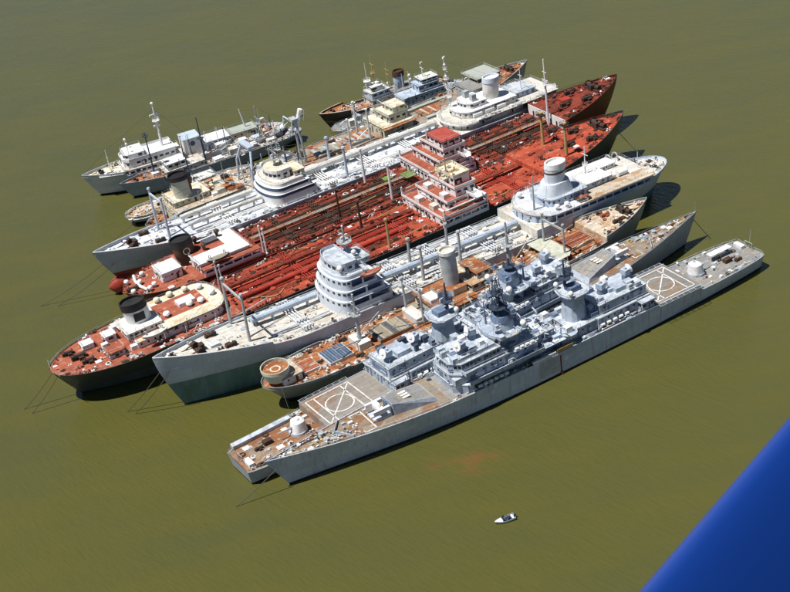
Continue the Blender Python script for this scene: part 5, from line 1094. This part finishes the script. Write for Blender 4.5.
# salvage tug, stern to the left
S13 = Ship('salvage_tug', 'small salvage ship with low white-railed rounded stern beside the cream-funnelled stores ship', 'tug', (-46.5, 463.6), 24.5+180)
s = S13; L13 = 52.
aux_hull(s, L13, 10.4, 6.4, 4.2, 3.6, H['aux'], [(0, 16, M['tandeck']), (16, L13, M['tandeck'])], 16, 1.0)
tier(s, 'deckhouse', 15, 32, -3.6, 3.6, 4.2, 6.8, 'dirtywhite', 'whitedeck', .3, 'port'); tier(s, 'bridge', 15.5, 23, -3, 3, 7, 9.4, 'white', 'dirtywhite', .3, 'rect')
s.funnel(27, 0, 7, 11.5, 1.7, 1.3, 'dirtywhite', 'black', 1.2, .4); s.mast(24.5, 0, 7, 21, .35, 'mast_dark', yards=[(16, 2.2), (19, 1.4)], plats=[(13, 1.2)])
s.P('tow_boom', MB().cyl((33, 1, 6.4), (49.5, 2.6, 5.2), .22, .16, 6), 'white', None, True); s.mast(34, 0, 4, 15, .35, 'mast_dark', yards=[(12, 1.5)])
s.winch(37, 0, 3.9, 1.1); s.scatter(50, 33, 50.5, (('tandeck', 3), ('ochre', 2), ('rustdeck', 3), ('white', 3), ('dark', 2)), .6); s.scatter(16, 2, 14, (('white', 3), ('dark', 2)), .6)
s.P('rubbing_strake', MB().tube([(x, y, 3.4) for x, y, _ in s.edge(34, 51.6, 1, -.1, 1.5)], .2, 5), 'white'); s.P('rubbing_strake', MB().tube([(x, y, 3.4) for x, y, _ in s.edge(34, 51.6, -1, -.1, 1.5)], .2, 5), 'white'); s.P('railing', MB().rail(s.edge(33, 51.5, 1), 1., 2, .08)
   .rail(s.edge(33, 51.5, -1), 1., 2, .08), 'white')
# blue-hulled auxiliary, bow to the left
S9 = Ship('auxiliary_ship', 'small blue-grey auxiliary with orange-brown foredeck squeezed beside the white survey ship', 'auxiliary ship', (-97.5, 464.2), 25.0)
s = S9; L9 = 78.
aux_hull(s, L9, 11.2, 6.9, 4.4, 3.8, H['blue'], [(0, 17, M['rustdeck']), (17, L9, M['olddeck'])], 17, .8)
s.windlass(6.5, 0, 6.3, .6); s.scatter(34, 2, 16, (('steel', 4), ('rustdeck', 3), ('white', 2), ('tandeck', 3)), .6)
s.box('deck_locker', 13.2, 16, -1.6, .6, 6.0, 7.5, 'white')
s.mast(14.5, .4, 6, 24, .38, 'mast_dark', yards=[(18, 1.6)], plats=[(22.5, 1.2)], antmat='steel')
tier(s, 'deckhouse', 18, 34, -4, 4, 4.6, 7.2, 'dirtywhite', 'whitedeck', .3, 'port'); tier(s, 'bridge', 19, 27, -3.2, 3.2, 7.4, 9.8, 'white', 'white', .3, 'rect')
s.mast(36, 1, 4.6, 23, .4, 'mast_dark', yards=[(17, 2.4)], plats=[(14, 1.3)]); s.mast(27, -1.5, 7.4, 17, .35, 'mast_dark', yards=[(14, 1.4)])
for k, (xx, yy) in enumerate(((40, -2.8), (43, 2.6), (47, -2), (51, 2.8), (55, -2.6), (59, 1.4), (63.5, -2.2), (68, 1.8))):
    s.box('deck_house', xx-1.9, xx+1.9, yy-1.6, yy+1.6, 4.1, 4.1+1.6+(k % 3)*.7, ('white', 'bluegrey', 'dirtywhite', 'steel')[k % 4])
s.P('stern_gantry', MB().tube([(72, -4, 3.9), (73, -4, 10), (73, 4, 10), (72, 4, 3.9)], .3, 6), 'bluegrey'); s.mast(60, 0, 4, 20, .4, 'steel', yards=[(15, 2)], plats=[(12.5, 1.4)])
s.P('cargo_boom', MB().cyl((60.5, 0, 6), (72, 1, 9.5), .25, .18, 6), 'steel'); s.P('cargo_boom', MB().cyl((36.5, 1, 6.4), (48, 0, 10), .25, .18, 6), 'steel')
er = random.Random(4)
for k in range(8):
    xx, yy = er.uniform(36, 72), er.uniform(-4, 4); h_ = er.uniform(5, 11)
    s.P('derrick_post', MB().cyl((xx, yy, 4), (xx, yy, 4+h_), .24, .16, 6), er.choice(('steel', 'mast_dark', 'white')), None, True)
    s.P('cargo_boom', MB().cyl((xx+.2, yy, 5.5), (xx+er.choice((-1, 1))*er.uniform(4, 8), yy+er.uniform(-2, 2), 4+h_*.7), .16, .11, 5), er.choice(('steel', 'white')), None, True)
s.stays([((14.5, .4, 23), (2, 0, 8)), ((14.5, .4, 23), (36, 1, 22)), ((36, 1, 22), (60, 0, 19)), ((60, 0, 19), (73, 0, 10))])
s.scatter(80, 35, 76, (('white', 5), ('navy', 2), ('steel', 4), ('dark', 3), ('ochre', 1)), .6, big=1.2); s.rails(18, 76, 'white')
# white survey ship
S10 = Ship('survey_ship', 'white survey ship with tall forward radar mast at the outer edge of the raft', 'survey ship', (-112.4, 471.4), 19.4)
s = S10; LA = 84.
aux_hull(s, LA, 14.4, 9.4, 6.2, 5.4, H['pale'], [(0, 16, M['cream']), (16, LA, M['tandeck'])], 16, 1.1, .14, 5.5)
s.P('deck_sheet', MB().add([(6, -4.2, 9.15), (14.5, -6.3, 8.62), (14.5, -.6, 8.65), (6, -.5, 9.15)], [(0, 1, 2, 3)]), 'white')
s.windlass(7.5, 0, 8.95, .7); s.mast(11.5, 1.6, 8.7, 17, .28, 'white', yards=[(14, .9)]); s.scatter(24, 3, 15, (('white', 3), ('dark', 2), ('cream', 3)), .7)
tier(s, 'forward_house', 15.5, 40, -6.6, 6.4, 6.4, 9.4, 'white', 'whitedeck', .3, 'rect', None, cf=2)
tier(s, 'bridge_house', 16.5, 37, -5.4, 5.4, 9.6, 12.2, 'white', 'white', .4, 'rect', 'white', cf=2)
tier(s, 'wheelhouse', 17.5, 25, -4.2, 4.2, 12.4, 14.6, 'white', 'white', .4, 'rect', None, cf=1.2)
s.mast(33.5, 1, 12.2, 29.5, .55, 'white', yards=[(19, 1.2)], plats=[(23, 1.5)], ants=[(20.6, 2.8, .1, 'bar'), (25.2, 4.2, .1, 'bar'), (29.6, 1.3, 0, 'ball')])
for xx, yy in ((20, 3), (19.5, -2)): s.P('radome', MB().cyl((xx, yy, 14.6), (xx, yy, 18), .15, None, 6).ball((xx, yy, 18.4), .55, .55, .55, 8, 5), 'white', None, True)
s.box('stack_house', 41, 48, -3.6, 4, 6.2, 13.6, 'white'); s.P('louvre_panel', MB().cyl((44.6, -3.72, 11.4), (44.6, -3.6, 11.4), 1.0, None, 14), 'navy'); s.P('stack_roof', MB().box(40.8, 48.2, -3.8, 4.2, 13.602, 13.75), 'bluegrey')
tier(s, 'deckhouse', 49, 60, -2.2, 5.6, 6.2, 9.4, 'bluegrey', 'white', .3, 'port'); tier(s, 'deckhouse', 61.5, 72, -.6, 6, 5.8, 8.8, 'creamhouse', 'palegreen', .3, 'port')
s.box('deck_container', 53, 58, -6.2, -3.6, 6.2, 8.8, 'white'); s.box('deck_container', 63, 66, -5.6, -3, 5.8, 7.6, 'white')
s.mast(68.5, 3, 8.8, 17, .45, 'white', rake=-.15); s.P('stern_crane', MB().tube([(77, -1, 5.4), (76.4, -1, 10), (75.2, -1, 12), (74, -1, 11.8)], .5, 8), 'white', None, True); s.box('crane_base', 76, 78.5, -2.2, .2, 5.4, 6.6, 'redbrown')
s.P('stern_gantry', MB().tube([(72.5, -4.5, 5.6), (72.5, -4.5, 10), (72.5, -1.4, 10), (72.5, -1.4, 5.6)], .22, 6), 'steel')
s.scatter(110, 41, 82, (('white', 5), ('dark', 3), ('tandeck', 3), ('redbrown', 1)), .7, big=1.2); er = random.Random(31)
for k in range(7): xx, yy = er.uniform(42, 80), er.uniform(-5.5, 5.5); s.P('derrick_post', MB().cyl((xx, yy, 5.6), (xx+er.uniform(-.6, .6), yy, er.uniform(11, 18)), .2, .12, 5), er.choice(('white', 'steel', 'mast_dark')), None, True)
s.stays([((33.5, 1, 28), (11.5, 1.6, 16.5)), ((33.5, 1, 28), (44, 0, 14)), ((33.5, 1, 24), (68.5, 3, 16.5)), ((11.5, 1.6, 16.5), (1, 0, 10.5))])
s.rails(17, 82.5, 'white'); s.scatter(24, 17, 37, (('white', 5), ('steel', 3)), .5, 12.4, -5, 5)
# black-hulled tender, bow to the left
S11 = Ship('buoy_tender', 'small black-hulled ship with rusty foredeck and dark-topped funnel on the far edge', 'tender', (-18.6, 499.6), 26.5)
s = S11; LB = 60.
aux_hull(s, LB, 10.6, 7.4, 4.4, 4., H['black'], [(0, 14, M['rustdeck']), (14, LB, M['rustdeck'])], 14, .7)
s.windlass(6, 0, 6.8, .6); s.scatter(26, 2, 20, (('tandeck', 4), ('dark', 3), ('white', 2)), .6)
s.P('gunwale_band', MB().tube([(x, y, pl(s.zd, x)+.75) for x, y, _ in s.edge(.3, 14, 1, .1, 1.2)], .16, 5), 'cream'); s.P('gunwale_band', MB().tube([(x, y, pl(s.zd, x)+.75) for x, y, _ in s.edge(.3, 14, -1, .1, 1.2)], .16, 5), 'cream')
tier(s, 'deckhouse', 23, 46, -3.8, 3.8, 4.4, 7, 'dirtywhite', 'greydeck', .3, 'port'); tier(s, 'bridge', 23.5, 32, -3.2, 3.2, 7.2, 9.8, 'bluegrey', 'dirtywhite', .3, 'rect'); tier(s, 'wheelhouse', 24.5, 29.5, -2.4, 2.4, 10, 12, 'dirtywhite', 'white', .3, 'rect')
s.mast(27, 0, 12, 25, .3, 'ochre', yards=[(21, 1.5)], plats=[(17, 1)]); s.mast(24.5, 1.2, 12, 22, .22, 'white', plats=[(14, 1.6)]); s.mast(33, -1, 7.2, 20, .3, 'ochre', yards=[(17, 1.8), (15, 1.2)])
s.funnel(38.5, .2, 7.2, 14.5, 2.4, 1.9, 'bluegrey', 'brownfun', 2.2, .4); s.scatter(50, 14, 58, (('white', 4), ('dark', 3), ('navy', 2), ('steel', 3)), .5, big=1.2)
for xx, yy in ((34.5, 2), (43, -2), (45, 2.2)): s.P('search_light', MB().cyl((xx, yy, 7.2), (xx, yy, 9), .3, None, 6).ball((xx, yy, 9.6), .8, .8, .8, 8, 5), 'dirtywhite', None, True)
s.rails(15, 58, 'white')
# grey patrol ship, bow to the right
S12 = Ship('patrol_ship', 'slim pale grey patrol ship with blue-grey wheelhouse and pointed bare foredeck', 'patrol ship', (44.0, 516.8), 23.4+180)
s = S12; LC = 63.5
aux_hull(s, LC, 9.2, 6.0, 3.6, 3.4, H['pale'], [(0, 15, M['greydeck']), (15, LC, M['greydeck'])], 15, .3, .1)
tier(s, 'deckhouse', 12.5, 32, -3.8, 3.8, 4.6, 8, 'bluegrey', 'bluegrey', .3, 'port'); tier(s, 'bridge', 14, 24, -3.2, 3.2, 8.2, 11, 'bluegrey', 'bluegrey', .3, 'rect', None, cf=1)
tier(s, 'wheelhouse', 15, 22, -2.6, 2.6, 11.2, 13, 'bluegrey', 'dirtywhite', .5, 'rect'); s.mast(20, 0, 13, 19, .25, 'white', yards=[(17, 1.6)], ants=[(18.8, 1.2, .3, 'bar')]); s.mast(27, 1, 8, 18, .2, 'white'); s.mast(29, -1, 8, 17, .2, 'white')
s.P('gun_tub', MB().cyl((7.5, 0, 5.2), (7.5, 0, 6.4), 1.4, 1.3, 12).cyl((7.2, 0, 6.2), (3.6, 0, 6.9), .14, .1, 6), 'haze', None, True)
for k, (xx, yy) in enumerate(((36, -2), (39, 2), (43, -1.6), (47, 2), (51, -2), (55, 1.4))): s.box('deck_house', xx-1.5, xx+1.5, yy-1.2, yy+1.2, 3.4, 3.4+1.4+(k % 3)*.6, ('bluegrey', 'haze', 'dirtywhite')[k % 3])
s.P('deck_gantry', MB().tube([(40, -4, 3.5), (40, -4, 8), (40, 4, 8), (40, 4, 3.5)], .2, 6), 'steel'); s.P('deck_gantry', MB().tube([(52, -4, 3.5), (52, -4, 7.4), (52, 4, 7.4), (52, 4, 3.5)], .2, 6), 'steel')
s.scatter(70, 3, 61, (('white', 4), ('bluegrey', 4), ('steel', 4), ('dark', 2)), .5, big=1.1); s.rails(2, 61, 'steel')

# ------------------------------------------------------------------ mooring chains
def chain(name, label, a, b, sag, r=.11):
    a, b = Vector(a), Vector(b); n_ = 16; pts = [a.lerp(b, i/n_)-Vector((0, 0, sag*4*(i/n_)*(1-i/n_))) for i in range(n_+1)]
    m = MB(); 
    for p, q in zip(pts, pts[1:]): m.cyl(p, q, r, None, 5)
    tag(m.build(name, M['rope']), label, 'mooring chain', 'mooring chains')
chain('mooring_chain', 'dark mooring chain from the hawse of the red-footed oiler down to the water', S7.world(5.0, 1.6, 9.6), (-120.5, 392.0, -.3), 1.0)
chain('mooring_chain', 'dark mooring chain from the hawse of the red-footed oiler down to the water', S7.world(5.6, -1.8, 9.2), (-114.0, 390.2, -.3), 1.0)
chain('mooring_chain', 'dark mooring chain from the stern of the white-funnelled tanker down to the water', S5.world(219.8, -1.5, 10.2), (-115.4, 330.4, -.3), .6)
chain('mooring_chain', 'dark mooring chain from the stern of the white-funnelled tanker down to the water', S5.world(219.6, 1.8, 10.0), (-112.6, 327.5, -.3), .6)
chain('mooring_chain', 'dark mooring chain from the grey bow of the green-bottomed oiler down to the water', S4.world(4.0, -1.6, 10.0), (-80.6, 318.6, -.3), .6)
chain('mooring_chain', 'dark mooring chain from the grey bow of the green-bottomed oiler down to the water', S4.world(3.2, 1.2, 10.4), (-83.2, 320.4, -.3), .6)
chain('mooring_chain', 'rusty mooring chain from the bow of the outermost cruiser down to the water', W1.world(2.6, -.9, 7.4), (-50.2, 268.6, -.3), .4)
chain('mooring_chain', 'dark mooring chain from the bow of the cruiser beside the cargo ship', W2.world(2.0, .6, 8.2), (103.5, 365.0, -.3), .2)
chain('mooring_chain', 'dark mooring chain from the bow of the white-funnelled tanker', S5.world(5.2, 2.2, 13), (98.5, 424.0, -.3), .5)
chain('mooring_line', 'pale line slung from the cargo ship stern to the cruiser gun', S3.world(140, 5, 9.5), W2.world(151, -2.5, 8.0), .5, .06)

# ------------------------------------------------------------------ motorboat
bt = bpy.data.objects.new('motorboat', None); col.objects.link(bt); bt.location = (17.7, 246.7, -.25); bt.rotation_euler = (0, 0, R(14))
tag(bt, 'small white motorboat with dark open cockpit alone on the open water', 'boat')
ml = boat_mesh(6.2, 2.3, 1.05, 15, True); ml.build('hull', M['bluegrey'], bt, True); bt.scale = (.86, .86, .86)
fd = MB()
for i in range(6):
    u = .01+i/5*.38; f_ = max(.05, sin(pi/2*min(1, u/.55))**.8); zz = 1.05+.22*1.05*(2*u-1)**2
    for q, hq in ((-1, 0), (0, .16), (1, 0)): fd.v.append(((u-.5)*6.2, q*1.15*f_*.98, zz+hq*f_+.01))
for i in range(5):
    for j in range(2): a = i*3+j; fd.f.append((a, a+3, a+4, a+1))
fd.build('foredeck', M['white'], bt)
MB().add([(-.75, -.95, 1.1), (-.75, .95, 1.1), (-.25, .85, 1.65), (-.25, -.85, 1.65), (.35, 1.05, 1.08), (.15, 1.0, 1.6), (.35, -1.05, 1.08), (.15, -1.0, 1.6)], [(0, 1, 2, 3), (1, 4, 5, 2), (6, 0, 3, 7)]).build('windscreen', M['glass'], bt)
MB().box(-.7, 2.9, -.92, .92, .62, .7).build('cockpit_floor', M['slate'], bt)
for yy in (-.5, .5): MB().box(.4, .95, yy-.28, yy+.28, .7, 1.1).box(.85, .98, yy-.28, yy+.28, 1.1, 1.6).build('seat', M['navy'], bt)
MB().box(2.1, 2.7, -.85, .85, .7, 1.15).build('stern_bench', M['white'], bt)
MB().box(1.2, 1.9, -.4, .4, .7, 1.2).build('engine_box', M['black'], bt)
MB().box(3.0, 3.5, -.28, .28, .7, 1.5).cyl((3.25, 0, .0), (3.25, 0, .7), .12, None, 6).box(2.85, 3.05, -.2, .2, .6, 1.1).build('outboard_motor', M['black'], bt)
for sg in (1, -1): MB().tube([((-.5+k/8)*6.2, sg*1.17*max(.04, sin(pi/2*min(1, (k/8)/.55))**.8), 1.07+.23*(2*k/8-1)**2) for k in range(9)], .05, 5).build('gunwale', M['steel'], bt)

# ------------------------------------------------------------------ the aircraft's own wing strut beside the camera
C = Vector((0, 0, CAM_H))
def px(x, y, d): return C+F*d+R2*((x-395)/1316.73*d)-U2*((y-296)/1316.73*d)
bm_, st_m, sn, sb = (lambda t: (t[0], t[1], t[2], t[3]))(base_mat('blue_gloss_paint'))
sb.inputs['Base Color'].default_value = (.003, .038, .24, 1); sb.inputs['Roughness'].default_value = .6; sb.inputs['Specular IOR Level'].default_value = .2
a, b = px(640-150*1.2, 592+174*1.2, 1.5), px(790+150*1.6, 418-174*1.6, 1.7)
ax = (b-a).normalized(); view = ((a+b)/2-C).normalized()
n0 = (-view-ax*(-view).dot(ax)).normalized(); tw = R(38); dep = (n0*cos(tw)+ax.cross(n0)*sin(tw)).normalized()
dep2 = (n0*cos(tw)-ax.cross(n0)*sin(tw)).normalized()
dep = min(dep, dep2, key=lambda v: v.z)                       # broad face turned down and away from the sun
side = ax.cross(dep).normalized()
if side.dot(R2) < 0: side = -side
ch, th = .62, .05; sec = []
for i in range(40):
    t_ = 2*pi*i/40; u = (1-cos(t_))/2
    yt = th*(1.6*math.sqrt(max(0, u))-.7*u-.9*u**2)*(1 if sin(t_) >= 0 else -1); sec.append((u*ch, yt))
m = MB(); K = len(sec)
for e_ in (a, b): m.v += [tuple(e_+side*p+dep*q) for p, q in sec]
for i in range(K): j = (i+1) % K; m.f.append((i, j, K+j, K+i))
m.f += [tuple(range(K-1, -1, -1)), tuple(range(K, 2*K))]
so = bpy.data.objects.new('aircraft_wing_strut', None); col.objects.link(so); so.location = a
tag(so, 'glossy blue streamlined wing strut of the aircraft crossing the corner', 'aircraft strut')
def loc_build(mb, name, mat):
    mb.v = [tuple(Vector(v)-a) for v in mb.v]; return mb.build(name, mat, so, True)
loc_build(m, 'strut_fairing', bm_)
for nm, p0, q0 in (('end_cuff', b, b+ax*.12), ('end_cuff', a-ax*.12, a)):
    mm = MB()
    for e_ in (p0, q0): mm.v += [tuple(e_+side*(p*1.06-.01)+dep*q*1.12) for p, q in sec]
    for i in range(K): j = (i+1) % K; mm.f.append((i, j, K+j, K+i))
    mm.f += [tuple(range(K-1, -1, -1)), tuple(range(K, 2*K))]; loc_build(mm, nm, bm_)
